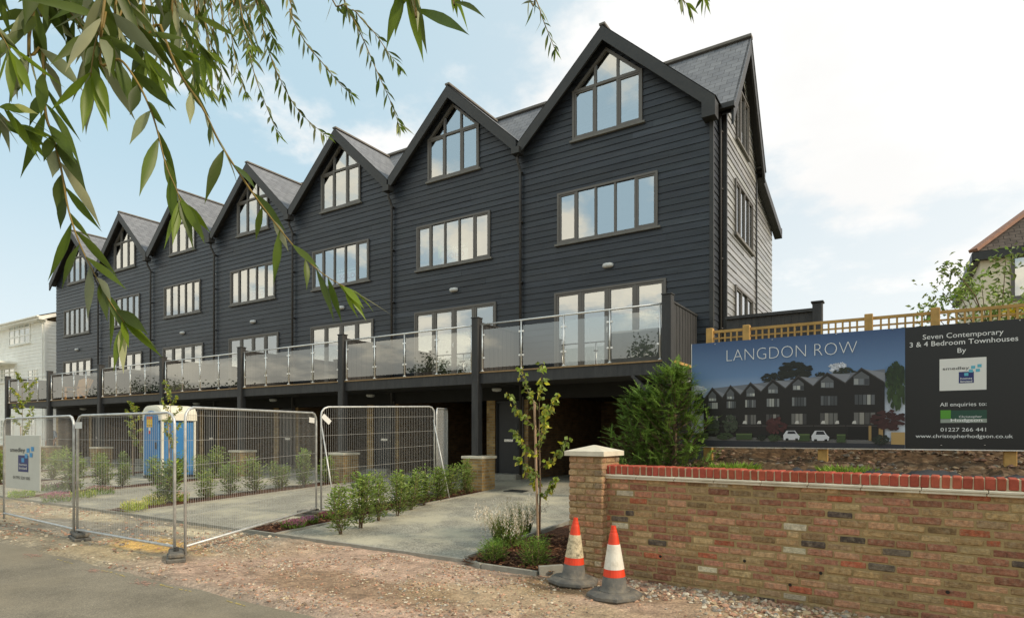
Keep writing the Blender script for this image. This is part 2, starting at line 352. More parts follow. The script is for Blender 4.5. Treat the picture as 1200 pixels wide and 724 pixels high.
# ------------------------------------------------------------------ lettering
WB = []      # word breaks of the last text
def put_text(vs, fs, name, m, parent, dz=0.0, col=(1, 1, 1)):
    cuts = [-1e9] + list(WB) + [1e9]
    for i in range(len(cuts) - 1):
        g = [f for f in fs if cuts[i] < vs[f[0]][0] < cuts[i + 1]]; ids = sorted({j for f in g for j in f}); mp = {j: n for n, j in enumerate(ids)}
        q = MB(); q.add([(vs[j][0], vs[j][1], vs[j][2] + dz) for j in ids], [tuple(mp[j] for j in f) for f in g], 0, col); q.build(name, m, parent)
def text_mesh(body, x0, x1, z0, h=None, weight=0.0, y=0.0):
    """flat letters in the xz plane (facing -y), stretched to run from x0 to x1 on baseline z0; returns (verts, faces)"""
    cu = bpy.data.curves.new('t', 'FONT'); cu.body = body; cu.size = 1; cu.offset = weight; cu.resolution_u = 3
    ob = bpy.data.objects.new('t', cu); COL.objects.link(ob)
    bpy.context.view_layer.update()
    me = bpy.data.meshes.new_from_object(ob.evaluated_get(bpy.context.evaluated_depsgraph_get()))
    xs = [v.co.x for v in me.vertices]; a, b = min(xs), max(xs)
    k = (x1 - x0) / (b - a); kz = k if h is None else h / .70
    vs = [(x0 + (v.co.x - a) * k, y, z0 + v.co.y * kz) for v in me.vertices]
    fs = [tuple(p.vertices) for p in me.polygons]
    iv = sorted((min(xs[i] for i in f), max(xs[i] for i in f)) for f in fs); WB.clear(); end = iv[0][1]
    for q0, q1 in iv:
        if q0 - end > .19: WB.append(x0 + ((q0 + end) / 2 - a) * k)
        end = max(end, q1)
    bpy.data.objects.remove(ob); bpy.data.curves.remove(cu); bpy.data.meshes.remove(me)
    return vs, fs
# ================================================================== the terrace
T = .93; ZA = 12.15; RY = 2.45; RZ = 12.25; MS = 1.35
BND = [0.0, -5.29, -10.2, -15.15, -20.1, -25.05, -30.0, -34.9]
DZ = 3.22            # balcony floor
BY = -2.13           # balcony front
HOUSE_LABELS = [
 'nearest black weatherboarded townhouse, at the right end of the row, with its side gable showing',
 'second black weatherboarded townhouse from the right, with the largest SOLD notice in its window',
 'third black weatherboarded townhouse from the right, behind the tip of the longest willow twig',
 'middle black weatherboarded townhouse of the seven, fourth from the right',
 'fifth black weatherboarded townhouse from the right, rising left of the blue portable toilet',
 'sixth townhouse from the right, last but one at the far left, black weatherboarded',
 'farthest black weatherboarded townhouse, at the left end of the row next to the white house']

def boards(mb, rng, holes, z0, z1, y=0.0, ex=.17, axis='x', sgn=1):
    """lapped boards; rng(z)->(a,b); holes: list of f(z)->(a,b)|None. axis 'x': wall in xz facing -y at y; axis 'y': wall in yz facing +x at x=y"""
    z = z0
    while z < z1 - .02:
        zt = min(z + ex, z1); zm = (z + zt) / 2
        a, b = rng(zm)
        if b - a < .05: z = zt; continue
        segs = [(a, b)]
        for h in holes:
            r = h(zm)
            if not r: continue
            out = []
            for s, e in segs:
                if r[1] <= s or r[0] >= e: out.append((s, e)); continue
                if r[0] > s: out.append((s, r[0]))
                if r[1] < e: out.append((r[1], e))
            segs = out
        for s, e in segs:
            cuts = [s]
            p = s + ru(1.0, 4.5)
            while p < e - .6: cuts.append(p); p += ru(2.2, 4.6)
            cuts.append(e)
            for i in range(len(cuts) - 1):
                k = ru(.78, 1.2) * (1.35 if rnd() < .07 else 1); c = (k, k * ru(.98, 1.02), k * ru(.97, 1.03))
                s0 = cuts[i] + (.0015 if i else 0); e0 = cuts[i + 1]
                d0 = -.024 + ru(-.004, .004); d1 = -.006; jz = ru(-.003, .003)
                # extend rows to the gable slope exactly
                aL, bL = rng(z); aU, bU = rng(zt)
                s1, e1 = s0, e0
                if abs(s0 - a) < 1e-6: s0, s1 = aL, aU
                if abs(e0 - b) < 1e-6: e0, e1 = bL, bU
                if axis == 'x':
                    P = [(s0, y + d0, z + jz), (e0, y + d0, z + jz), (e1, y + d1, zt), (s1, y + d1, zt)]
                    Q = [(s0, y + d1, z + jz), (e0, y + d1, z + jz), (e0, y + d0, z + jz), (s0, y + d0, z + jz)]
                else:
                    P = [(y - d0, s0, z + jz), (y - d0, e0, z + jz), (y - d1, e1, zt), (y - d1, s1, zt)]
                    Q = [(y - d1, s0, z + jz), (y - d1, e0, z + jz), (y - d0, e0, z + jz), (y - d0, s0, z + jz)]
                mb.quad(*P, col=c); mb.quad(*Q, col=c)
        z = zt

def rect_hole(x0, x1, z0, z1): return lambda z: (x0, x1) if z0 < z < z1 else None
def gable_hole(xc, hw, z0, zs, za):
    def f(z):
        if z <= z0 or z >= za: return None
        w = hw if z < zs else hw * (za - z) / (za - zs)
        return (xc - w, xc + w)
    return f

def swap(axis, y):
    """maps facade coordinates (a, depth d (out = negative), z) to the world"""
    if axis == 'x': return lambda a, d, z: (a, y + d, z)
    return lambda a, d, z: (y - d, a, z)
def fbox(mb, Tm, a0, d0, z0, a1, d1, z1, m=0, col=(1, 1, 1)):
    p = Tm(a0, d0, z0); q = Tm(a1, d1, z1); mb.box(*p, *q, m, col)

def window(parent, name, a0, a1, z0, z1, n, axis='x', y=0.0, casements=(0, -1), sill=True, bold=False):
    Tm = swap(axis, y); fr = MB(); w = .055
    o, i = -.052, .05
    fbox(fr, Tm, a0 - .03, -.060, z0 - .03, a0 + .025, i, z1 + .03)          # surround
    fbox(fr, Tm, a1 - .025, -.060, z0 - .03, a1 + .03, i, z1 + .03)
    fbox(fr, Tm, a0 + .025, -.058, z1 - .025, a1 - .025, i, z1 + .03)
    fbox(fr, Tm, a0 + .025, -.058, z0 - .03, a1 - .025, i, z0 + .025)
    step = (a1 - a0) / n
    for k in range(1, n):
        fbox(fr, Tm, a0 + k * step - w / 2, -.048, z0 + .025, a0 + k * step + w / 2, i, z1 - .025)
    lights = range(n) if bold else [c % n for c in casements]
    for k in lights:
        p, q = a0 + k * step + w / 2, a0 + (k + 1) * step - w / 2
        e = .055 if bold else .042
        fbox(fr, Tm, p - .004, -.040, z0 + .025, p + e, .03, z1 - .025); fbox(fr, Tm, q - e, -.040, z0 + .025, q + .004, .03, z1 - .025)
        fbox(fr, Tm, p + e, -.038, z0 + .025, q - e, .03, z0 + .025 + (e * 1.8 if bold else e)); fbox(fr, Tm, p + e, -.038, z1 - .025 - e, q - e, .03, z1 - .025)
    f = fr.build(name, M['frame'], parent)
    pb = MB()
    for k in range(n):      # each light tilted by a hair, as real glazing is
        t = ru(-.0035, .0035); t2 = ru(-.0025, .0025)
        A, B = a0 + k * step, a0 + (k + 1) * step
        pb.quad(Tm(A, -.008 + t, z0), Tm(B, -.008 - t, z0), Tm(B, -.008 - t + t2, z1), Tm(A, -.008 + t + t2, z1))
    pb.build('pane', M['pane'], f)
    if sill:
        s = MB(); fbox(s, Tm, a0 - .10, -.085, z0 - .085, a1 + .10, .0, z0 - .033); s.build('sill', M['sill'], f)
    return f

def gable_window(parent, xc, hw, z0, zs, za, y=0.0):
    fr = MB(); up = (0, 1, 0); t = .10
    yc = -.005
    def B(p, q, w=.06): fr.bar((p[0], yc, p[1]), (q[0], yc, q[1]), w, t, up=up) if False else fr.bar((p[0], yc, p[1]), (q[0], yc, q[1]), t, w, up=(0, 0, 1) if abs(q[1] - p[1]) < abs(q[0] - p[0]) * 3 else (1, 0, 0))
    L_, R_ = xc - hw, xc + hw
    fr.box(L_ - .03, -.060, z0 - .03, L_ + .035, .05, zs + .02); fr.box(R_ - .035, -.060, z0 - .03, R_ + .03, .05, zs + .02)
    fr.box(L_ + .035, -.058, z0 - .03, R_ - .035, .05, z0 + .035)
    for s in (-1, 1):      # raking heads
        p = Vector((xc + s * (hw + .02), 0, zs)); q = Vector((xc, 0, za + .02)); d = (q - p).normalized(); nrm = Vector((-d.z, 0, d.x)) * (.055)
        if nrm.z > 0: nrm = -nrm
        pts = [p, q, q + Vector((0, 0, -.09)), p + Vector((-s * .03, 0, -.06))]
        a = [(v.x, -.056, v.z) for v in pts]; b = [(v.x, .05, v.z) for v in pts]
        vs = a + b; fr.add(vs, [(0, 1, 2, 3), (7, 6, 5, 4), (0, 4, 5, 1), (1, 5, 6, 2), (2, 6, 7, 3), (3, 7, 4, 0)])
    fr.box(L_ + .035, -.050, zs - .035, R_ - .035, .05, zs + .035)             # transom
    for s in (-1, 1):
        x = xc + s * hw / 3; top = za - (za - zs) / 3 - .02
        fr.box(x - .032, -.046, z0 + .035, x + .032, .05, zs - .035); fr.box(x - .032, -.046, zs + .035, x + .032, .05, top)
    for k in (0, 2):
        p = L_ + k * hw * 2 / 3 + .035; q = p + hw * 2 / 3 - .065
        fr.box(p, -.040, z0 + .035, p + .04, .03, zs - .035); fr.box(q - .04, -.040, z0 + .035, q, .03, zs - .035)
        fr.box(p + .04, -.038, z0 + .035, q - .04, .03, z0 + .075); fr.box(p + .04, -.038, zs - .075, q - .04, .03, zs - .035)
    f = fr.build('gable_window', M['frame'], parent)
    pb = MB()
    third = hw * 2 / 3
    for k in range(3):
        A, B2 = L_ + k * third, L_ + (k + 1) * third; t = ru(-.003, .003)
        pb.quad((A, -.008 + t, z0), (B2, -.008 - t, z0), (B2, -.008 - t, zs), (A, -.008 + t, zs))
    zr = zs + (za - zs) * 2 / 3
    pb.poly([(L_, -.008, zs), (L_ + third, -.007, zs), (L_ + third, -.006, zr)])
    pb.poly([(L_ + third, -.006, zs), (R_ - third, -.009, zs), (R_ - third, -.008, zr), (xc, -.008, za), (L_ + third, -.008, zr)])
    pb.poly([(R_ - third, -.008, zs), (R_, -.008, zs), (R_ - third, -.008, zr)])
    pb.build('pane', M['pane'], f)
    s = MB(); s.box(L_ - .10, -.085, z0 - .085, R_ + .10, 0, z0 - .033); s.build('sill', M['sill'], f)

def roof_quad(mb, p, q, r, s_, u0=0):
    """p,q eaves edge; r,s_ ridge edge"""
    P, Q, Rr, S = map(Vector, (p, q, r, s_)); w = (Q - P).length; h = (S - P).length
    j = ru(0, .3)
    mb.quad(p, q, r, s_, uv=[(j, 0), (j + w, 0), (j + (Rr - P).dot((Q - P) / w), (Rr - Q).length), (j + (S - P).dot((Q - P) / w), h)])

def brick_face(mb, a, b, z0, z1):
    A, B = Vector(a), Vector(b); w = (B - A).length; o = ru(0, 3)
    mb.quad((a[0], a[1], z0), (b[0], b[1], z0), (b[0], b[1], z1), (a[0], a[1], z1), uv=[(o, z0), (o + w, z0), (o + w, z1), (o, z1)])
def brick_block(mb, x0, y0, z0, x1, y1, z1, top=True):
    brick_face(mb, (x0, y0), (x1, y0), z0, z1); brick_face(mb, (x1, y0), (x1, y1), z0, z1)
    brick_face(mb, (x1, y1), (x0, y1), z0, z1); brick_face(mb, (x0, y1), (x0, y0), z0, z1)
    if top: mb.quad((x0, y0, z1), (x1, y0, z1), (x1, y1, z1), (x0, y1, z1), uv=[(0, 0), (.1, 0), (.1, .1), (0, .1)])

def make_house(k):
    r, l = BND[k], BND[k + 1]
    end_r, end_l = k == 0, k == 6
    xc = -2.70 if end_r else (l + r) / 2
    h = thing('townhouse', HOUSE_LABELS[k], 'townhouse', (xc, 0, .35), 0, 'black gabled townhouses of the terrace')
    GW = (9.55, 10.82, 11.68)
    hwin = .95
    zl = lambda z: max(l, xc - (ZA - .16 - z) / T); zr = lambda z: min(r, xc + (ZA - .16 - z) / T)
    rng = lambda z: (zl(z), zr(z))
    off = (xc - (l + r) / 2)
    mw = (xc - 1.38 - .03, xc + 1.38 - .03, 6.84, 8.16)
    dw = (xc - 1.53 + .03, xc + 1.53 + .03, DZ + .05, 5.46)
    holes = [gable_hole(xc, hwin, *GW), rect_hole(mw[0], mw[1], mw[2], mw[3]), rect_hole(dw[0], dw[1], dw[2] - .2, dw[3])]
    w = MB(); boards(w, rng, holes, 3.02, ZA - .2)
    if end_r:
        # return of the gable bay, then the set-back wall and the gabled side wall
        boards(w, lambda z: (0.0, .70), [], 3.02, 9.6, y=0.0, axis='y')
        boards(w, lambda z: (0.0, .15), [], 1.4, 9.55, y=.70)
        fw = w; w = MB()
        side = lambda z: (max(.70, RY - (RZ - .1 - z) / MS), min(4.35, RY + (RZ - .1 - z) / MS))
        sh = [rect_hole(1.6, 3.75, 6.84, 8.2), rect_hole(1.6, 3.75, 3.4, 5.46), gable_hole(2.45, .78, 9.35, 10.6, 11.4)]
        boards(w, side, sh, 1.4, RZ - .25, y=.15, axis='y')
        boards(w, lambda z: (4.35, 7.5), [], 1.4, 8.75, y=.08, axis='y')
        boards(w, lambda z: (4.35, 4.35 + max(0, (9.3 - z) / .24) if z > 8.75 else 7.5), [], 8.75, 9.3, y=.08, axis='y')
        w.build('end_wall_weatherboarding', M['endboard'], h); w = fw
    if end_l:
        w.quad((l, 0, 2.95), (l, 4.5, 2.95), (l, 4.5, 9.6), (l, 0, 9.6)); w.poly([(l, .45, 9.6), (l, 4.5, 9.6), (l, RY, RZ)])
    w.build('weatherboarding', M['board'], h)
    # dark shell behind: floors, back wall
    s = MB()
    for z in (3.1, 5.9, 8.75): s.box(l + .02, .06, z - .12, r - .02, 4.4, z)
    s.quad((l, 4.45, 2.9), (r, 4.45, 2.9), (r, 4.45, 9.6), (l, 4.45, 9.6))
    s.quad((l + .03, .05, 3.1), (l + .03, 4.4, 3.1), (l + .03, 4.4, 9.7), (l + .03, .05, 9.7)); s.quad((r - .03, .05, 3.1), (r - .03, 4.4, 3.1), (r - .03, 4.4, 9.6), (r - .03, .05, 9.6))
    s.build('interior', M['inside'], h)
    # roof
    ro = MB(); xl, xr = l, (r + .16 if end_r else r)
    if end_l: xl = l - .16
    eL, eR = ZA - T * (xc - xl), ZA - T * (xr - xc); y0 = -.31
    roof_quad(ro, (xr, y0, eR), (xr, RY, eR), (xc, RY, ZA), (xc, y0, ZA))
    roof_quad(ro, (xl, RY, eL), (xl, y0, eL), (xc, y0, ZA), (xc, RY, ZA))
    xr2 = .42 if end_r else r; xl2 = l - .25 if end_l else l
    zf = RZ - MS * (RY - .42); zb = RZ - MS * 2.12
    roof_quad(ro, (xl2, .42, zf), (xr2, .42, zf), (xr2, RY, RZ), (xl2, RY, RZ))
    roof_quad(ro, (xr2, RY + 2.12, zb), (xl2, RY + 2.12, zb), (xl2, RY, RZ), (xr2, RY, RZ))
    if end_r:
        roof_quad(ro, (.32, 8.0, 8.68), (-5.2, 8.0, 8.68), (-5.2, 4.3, 9.5), (.32, 4.3, 9.5))
    rf = ro.build('roof', M['slate'], h)
    rd = MB()
    rd.bar((xl2, RY, RZ + .02), (xr2, RY, RZ + .02), .22, .07); rd.bar((xc, y0 - .01, ZA + .02), (xc, RY - .12, ZA + .02), .16, .05)
    rd.build('ridge', M['ridge'], rf)
    # bargeboards and soffits (one piece each side)
    def rake(px, pz, qx, qz, d, ya, yb, mb):
        a = [(px, ya, pz), (qx, ya, qz), (qx, ya, qz - d), (px, ya, pz - d)]; b = [(x, yb, z) for x, _, z in a]
        mb.add(a + b, [(0, 1, 2, 3), (7, 6, 5, 4), (0, 4, 5, 1), (1, 5, 6, 2), (2, 6, 7, 3), (3, 7, 4, 0)])
    for sx, ex_, ez in ((1, xr, eR), (-1, xl, eL)):
        bb = MB(); g = -.004
        rake(xc, ZA + g - .02, ex_ - sx * .03, ez + g + .008, .36, -.305, -.245, bb)
        rake(xc, ZA - .10, ex_ - sx * .035, ez - .075, .03, -.244, .02, bb)
        if end_r and sx > 0: bb.box(ex_ - .33, -.32, ez - .44, ex_ - .02, -.01, ez - .06)     # boxed end
        bb.build('bargeboard', M['trim'], h)
    # windows
    gable_window(h, xc, hwin, *GW)
    window(h, 'casement_window', *mw, 5)
    bd = window(h, 'folding_door', *dw, 4, sill=False, bold=True)
    hd = MB(); hd.box(xc + .025, -.075, DZ + 1.05, xc + .05, -.055, DZ + 1.2); hd.box(xc + .03, -.11, DZ + 1.10, xc + .045, -.070, DZ + 1.14)
    hd.build('handle', M['white'], bd)
    # bulkhead lamp
    lp = MB(); n = 20
    prof = [(1.0, 0), (1.0, .035), (.86, .075), (.5, .098), (0.02, .104)]
    vs = []; 
    for rr, dp in prof:
        for j in range(n):
            a = 2 * pi * j / n; cx, cz = cos(a), sin(a)
            ex_ = .15 * math.copysign(abs(cx) ** .6, cx); ez_ = .065 * math.copysign(abs(cz) ** .75, cz)
            vs.append((xc + .05 + ex_ * rr, -.03 - dp, 6.02 + ez_ * rr))
    fs = [(i * n + j, i * n + (j + 1) % n, (i + 1) * n + (j + 1) % n, (i + 1) * n + j) for i in range(4) for j in range(n)]
    lp.add(vs, fs); lp.build('wall_lamp', M['lamp'], h, smooth=True)
    # rainwater pipe at the right boundary
    px = .055 if end_r else r; py = .60 if end_r else -.10; zt = 9.35
    if end_r: py = .56
    dp = MB()
    dp.tube([(px, py, 1.0 if end_r else .5), (px, py, zt - .35), (px, py - .02, zt - .25), (px - (.0 if end_r else .02), py - .14 if not end_r else py - .05, zt - .02), (px, py - .14 if not end_r else py - .05, zt + .15)], .038, 8)
    for z in (4.2, 5.9, 7.6, 9.0): dp.box(px - .055, py - .02, z, px + .055, py + .075, z + .035)
    dpo = dp.build('downpipe', M['pipe'], h, smooth=True)
    hp = MB()
    if end_r: hp.box(-.12, .26, 9.44, .44, .40, 9.56)
    else: hp.box(px - .12, -.40, zt + .1, px + .13, -.14, zt + .28)
    hp.build('hopper', M['trim'], dpo)
    if end_r:
        cb = MB(); cb.box(-.055, -.048, 2.9, .035, .03, 9.35); cb.box(.10, .62, 1.4, .19, .69, 9.55); cb.box(.115, 4.30, 1.4, .20, 4.40, 9.3)
        cb.build('corner_board', M['trim'], h)
        sb = MB()
        for sg in (-1, 1):
            a = [(.40, RY, RZ + .0), (.40, RY + sg * 2.05, RZ - MS * 2.05), (.40, RY + sg * 2.05, RZ - MS * 2.05 - .42), (.40, RY, RZ - .42)]
            b = [(.345, y_, z_) for _, y_, z_ in a]
            sb.add(a + b, [(0, 1, 2, 3), (7, 6, 5, 4), (0, 4, 5, 1), (1, 5, 6, 2), (2, 6, 7, 3), (3, 7, 4, 0)])
            a = [(.344, RY, RZ - .14), (.344, RY + sg * 2.05, RZ - MS * 2.05 - .14), (.12, RY + sg * 2.05, RZ - MS * 2.05 - .14), (.12, RY, RZ - .14)]
            sb.add(a, [(0, 1, 2, 3)])
        sb.box(.22, 8.0, 8.52, .34, 7.9, 8.70); sb.add([(.34, 4.35, 9.44), (.34, 8.0, 8.63), (.34, 8.0, 8.38), (.34, 4.35, 9.19), (.10, 4.35, 9.44), (.10, 8.0, 8.63), (.10, 8.0, 8.38), (.10, 4.35, 9.19)], [(0, 1, 2, 3), (0, 4, 5, 1), (1, 5, 6, 2), (2, 6, 7, 3)])
        sb.build('side_bargeboard', M['trim'], h)
        window(h, 'side_window', 1.6, 3.75, 6.84, 8.2, 4, axis='y', y=.15)
        window(h, 'side_window', 1.6, 3.75, 3.4, 5.46, 3, axis='y', y=.15)
        gw = window(h, 'side_window', 1.75, 3.15, 9.35, 10.75, 3, axis='y', y=.15)
    # ---- ground floor: brick walls, door, open car bay
    br = MB()
    brick_block(br, r - .05, .0, .2, r + .2, 5.0, 2.9, False)
    brick_block(br, r - 1.22, .0, .2, r - .93, 5.0, 2.9, False)
    if end_l: brick_block(br, l - .05, .0, .2, l + .2, 5.0, 2.9, False)
    brick_face(br, (l, 5.0), (r, 5.0), .2, 2.9)
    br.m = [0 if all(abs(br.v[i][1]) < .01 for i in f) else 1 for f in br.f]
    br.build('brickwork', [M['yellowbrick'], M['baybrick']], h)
    cl = MB(); cl.box(l, -.02, 2.62, r, .12, 3.02); cl.quad((l, .1, 2.78), (r, .1, 2.78), (r, 5, 2.78), (l, 5, 2.78)); cl.build('ceiling', M['ceil'], h)
    d = MB(); d.box(r - .93, .10, .50, r - .05, .15, 2.60); d.box(r - .93, .05, .50, r - .88, .1, 2.60); d.box(r - .10, .05, .5, r - .05, .1, 2.6); d.box(r - .88, .05, 2.54, r - .10, .1, 2.6)
    do = d.build('front_door', M['doorpaint'], h)
    lb = MB(); lb.box(r - .66, .085, 1.42, r - .36, .099, 1.49); lb.box(r - .17, .06, 1.40, r - .14, .099, 1.43); lb.box(r - .22, .05, 1.405, r - .14, .065, 1.425); lb.build('letterbox', M['chrome'], do)
    for z in (.80, 1.20, 1.75, 2.1): vp = MB(); vp.box(r - .30, .085, z, r - .20, .098, z + .20); vp.build('door_pane', M['doorglass'], do)
    st = MB(); st.box(r - .95, -.30, .34, r - .03, .12, .5); st.build('door_step', M['concrete'], h)
    sp = MB(); sp.tube([(r + .06, -.06, .4), (r + .06, -.06, 2.7)], .035, 8); sp.build('soil_pipe', M['pipe'], h)
    cpl = MB(); cpl.lathe([(.14, 0), (.14, -.04), (.11, -.08), (.02, -.095)], 16, (r - .5, -.55, 2.92)); cpl.build('ceiling_lamp', M['lamp'], h, smooth=True)
    # ---- balcony
    xr_ = -.38 if end_r else r - .05; xl_ = l - .05
    b = MB()
    b.box(xl_, BY + .05, DZ - .035, xr_ + .08, -.04, DZ)
    b.box(xl_, BY - .03, DZ - .035, xr_ - .1, BY + .049, DZ - .002)
    bo = b.build('balcony_floor', M['decking'], h)
    be = MB(); be.box(xl_ + .1, BY, DZ - .30, xr_ - .1, BY + .07, DZ - .037)
    be.box(xl_ + .1, BY + .075, DZ - .24, xr_ + .06, BY + .12, DZ - .037)
    for i in range(12):
        x = xl_ + .2 + i * (xr_ - xl_ - .3) / 11; be.box(x, BY + .125, DZ - .22, x + .047, -.05, DZ - .037)
    be.box(xl_ + .1, BY + .125, DZ - .232, xr_, -.06, DZ - .222)
    be.build('balcony_beam', M['post'], h)
    posts = [xr_] + ([xl_] if end_l else [])
    for x in posts:
        p = MB(); bz = 1.1
        p.cbox(x - .10, BY - .10, bz if not (end_r and x == xr_) else .2, x + .10, BY + .10, 4.57, .008)
        p.cbox(x - .115, BY - .115, 4.57, x + .115, BY + .115, 4.60, .008)
        for z in (2.98, 3.12): 
            for dx in (-.05, .05): p.lathe([(.014, 0), (.014, .01)], 6, (x + dx, BY - .11, z))
        p.build('balcony_post', M['post'], h)
        sc = MB(); y = BY + .11; 
        nb = int((-.04 - y) / .1)
        for i in range(nb):
            a = y + i * (-.04 - y) / nb; sc.box(x - .02 + (.0 if i % 2 else .006), a + .003, DZ + .02, x + .02 + (0 if i % 2 else .006), a + (-.04 - y) / nb - .003, 4.46)
        sc.box(x - .035, y, 4.46, x + .045, -.04, 4.50); sc.box(x - .045, y, DZ + .5, x - .021, -.04, DZ + .6)
        sc.build('privacy_screen', M['post'], h)
    if end_r:
        kb = MB(); kb.bar((xr_ - .8, BY + .03, DZ - .30), (xr_ - .1, BY + .03, DZ - 1.0), .07, .13, up=(0, 1, 0)); kb.box(xr_ - .06, BY + .12, DZ - .3, xr_ + .06, 0, DZ - .04); kb.build('brace', M['post'], h)
        er = MB(); er.box(xr_ + .061, BY + .1, DZ - .06, xr_ + .10, -.02, DZ - .005); er.build('decking_trim', M['wood'], h)
    p0, p1 = xl_ + .17, xr_ - .17; nb = 4
    hr = MB(); hr.tube([(xl_ + .1, BY, 4.41), (xr_ - .1, BY, 4.41)], .022, 10); hr.build('handrail', M['steel'], h, smooth=True)
    for i in range(nb + 1):
        x = p0 + (p1 - p0) * i / nb; q = MB()
        q.tube([(x, BY, DZ), (x, BY, 4.40)], .021, 10); q.lathe([(.05, 0), (.05, .012), (.024, .03)], 12, (x, BY, DZ))
        qo = q.build('baluster', M['steel'], h, smooth=True)
        for z in (DZ + .32, DZ + .90):
            if i > 0: c = MB(); c.cbox(x - .075, BY - .014, z, x - .020, BY + .014, z + .045, .004); c.build('clamp', M['steel'], qo)
            if i < nb: c = MB(); c.cbox(x + .020, BY - .014, z, x + .075, BY + .014, z + .045, .004); c.build('clamp', M['steel'], qo)
        if i < nb:
            x2 = p0 + (p1 - p0) * (i + 1) / nb; g = MB(); t = ru(-.004, .004)
            g.quad((x + .045, BY + t, DZ + .09), (x2 - .045, BY - t, DZ + .09), (x2 - .045, BY - t, 4.28), (x + .045, BY + t, 4.28))
            g.build('glass_panel', M['balglass'], h)
    return h
for k in range(7): make_house(k)

# brick piers that carry the balcony posts
PN = ['nearest yellow brick pier, at the left edge of the open driveway', 'second yellow brick pier from the right, behind the laurels and fence mesh',
      'third yellow brick pier from the right, just right of the portable toilet', 'fourth yellow brick pier from the right, hidden for the most part behind the portable toilet',
      'fifth yellow brick pier from the right, left of the portable toilet', 'sixth yellow brick pier from the right, beside the white site notice', 'leftmost yellow brick pier, by the white house']
for k in range(1, 8):
    x = BND[k] + .02; z0 = gz(BY) - .1
    t = thing('brick_pier', PN[k - 1], 'brick pier', (x, BY, gz(BY)), 0, 'yellow brick piers under the balcony posts')
    b = MB(); brick_block(b, x - .29, BY - .29, z0, x + .29, BY + .29, 1.02); b.build('shaft', M['yellowbrick'], t)
    c = MB(); c.cbox(x - .33, BY - .33, 1.02, x + .33, BY + .33, 1.09, .012); c.build('cap', M['stone'], t)

# SOLD notices standing inside three windows
for k, lab, dx in ((1, 'white SOLD notice inside the window of the second townhouse from the right', .0), (2, 'white SOLD notice inside the window of the third townhouse from the right', .25), (3, 'small white SOLD notice inside the window of the middle townhouse', .2)):
    xc = (BND[k] + BND[k + 1]) / 2 + dx; y = .045
    t = thing('sold_notice', lab, 'notice', (xc, y, 6.9), 0, 'SOLD notices in the windows')
    p = MB(); p.quad((xc - .50, y, 6.88), (xc + .52, y, 6.88), (xc + .52, y, 7.42), (xc - .50, y, 7.42), col=lin(235, 240, 238)); p.quad((xc - .50, y - .003, 7.26), (xc + .52, y - .003, 7.26), (xc + .52, y - .003, 7.42), (xc - .50, y - .003, 7.42), col=lin(70, 140, 120))
    p.quad((xc - .64, y, 7.1), (xc - .50, y, 7.1), (xc - .50, y, 7.5), (xc - .64, y, 7.5), col=lin(120, 190, 60))
    p.build('notice_board', M['print'], t)
    vs, fs = text_mesh('SOLD', xc - .38, xc + .38, 7.02, .17, .01, y - .006); put_text(vs, fs, 'lettering', M['print'], t, 0, lin(196, 40, 60))
    vs, fs = text_mesh('Hodgson', xc - .4, xc + .42, 7.30, .09, .01, y - .006); put_text(vs, fs, 'lettering', M['print'], t, 0, (.9, .9, .9))
# ================================================================== ground, road, drives
def sheet(xs, ys, zf, mb=None, colf=None):
    mb = mb or MB(); nx = len(xs); o = len(mb.v)
    for y in ys:
        for x in xs: mb.v.append((x, y, zf(x, y)))
    for j in range(len(ys) - 1):
        for i in range(nx - 1):
            a = o + j * nx + i
            mb.f.append((a, a + 1, a + 1 + nx, a + nx)); mb.m.append(0)
            mb.c.append(colf((xs[i] + xs[i + 1]) / 2, (ys[j] + ys[j + 1]) / 2) if colf else (1, 1, 1))
    return mb
def lin_(a, b, n): return [a + (b - a) * i / n for i in range(n + 1)]
def nz(x, y, s, seed=0): return mnoise.noise(Vector((x * s, y * s, seed)))
def fbm(x, y, s, seed=0): return mnoise.fractal(Vector((x * s, y * s, seed)), 1.0, 2.0, 5)

struct(sheet([-900, -300, -100, -60, -40, -20, -8, 2, 10, 30, 100, 300, 900], [-900, -200, -60, -30, -21, -16, -11.5, -8.46, -2.2, 0, 7, 30, 80, 250, 900], lambda x, y: gz(y) - .07), 'ground', M['land'])

def road_edge(x): return -11.12 + .10 * nz(x, 0, .8, 3) + .05 * nz(x, 0, 3.1, 5)
rx = lin_(-60, 25, 340); rm = MB(); rows = [-19.5, -16, -13, -12]
for x in rx:
    for y in rows: rm.v.append((x, y, .004 + .02 * (1 - abs(y + 15.5) / 4.5)))
    rm.v.append((x, road_edge(x), .004)); rm.v.append((x, road_edge(x) + .05 + .03 * nz(x, 1, 9), -.03))
for i in range(len(rx) - 1):
    for j in range(5):
        a = i * 6 + j; rm.f.append((a, a + 6, a + 7, a + 1)); rm.m.append(0); rm.c.append((1, 1, 1))
struct(rm, 'road', M['asphalt'])

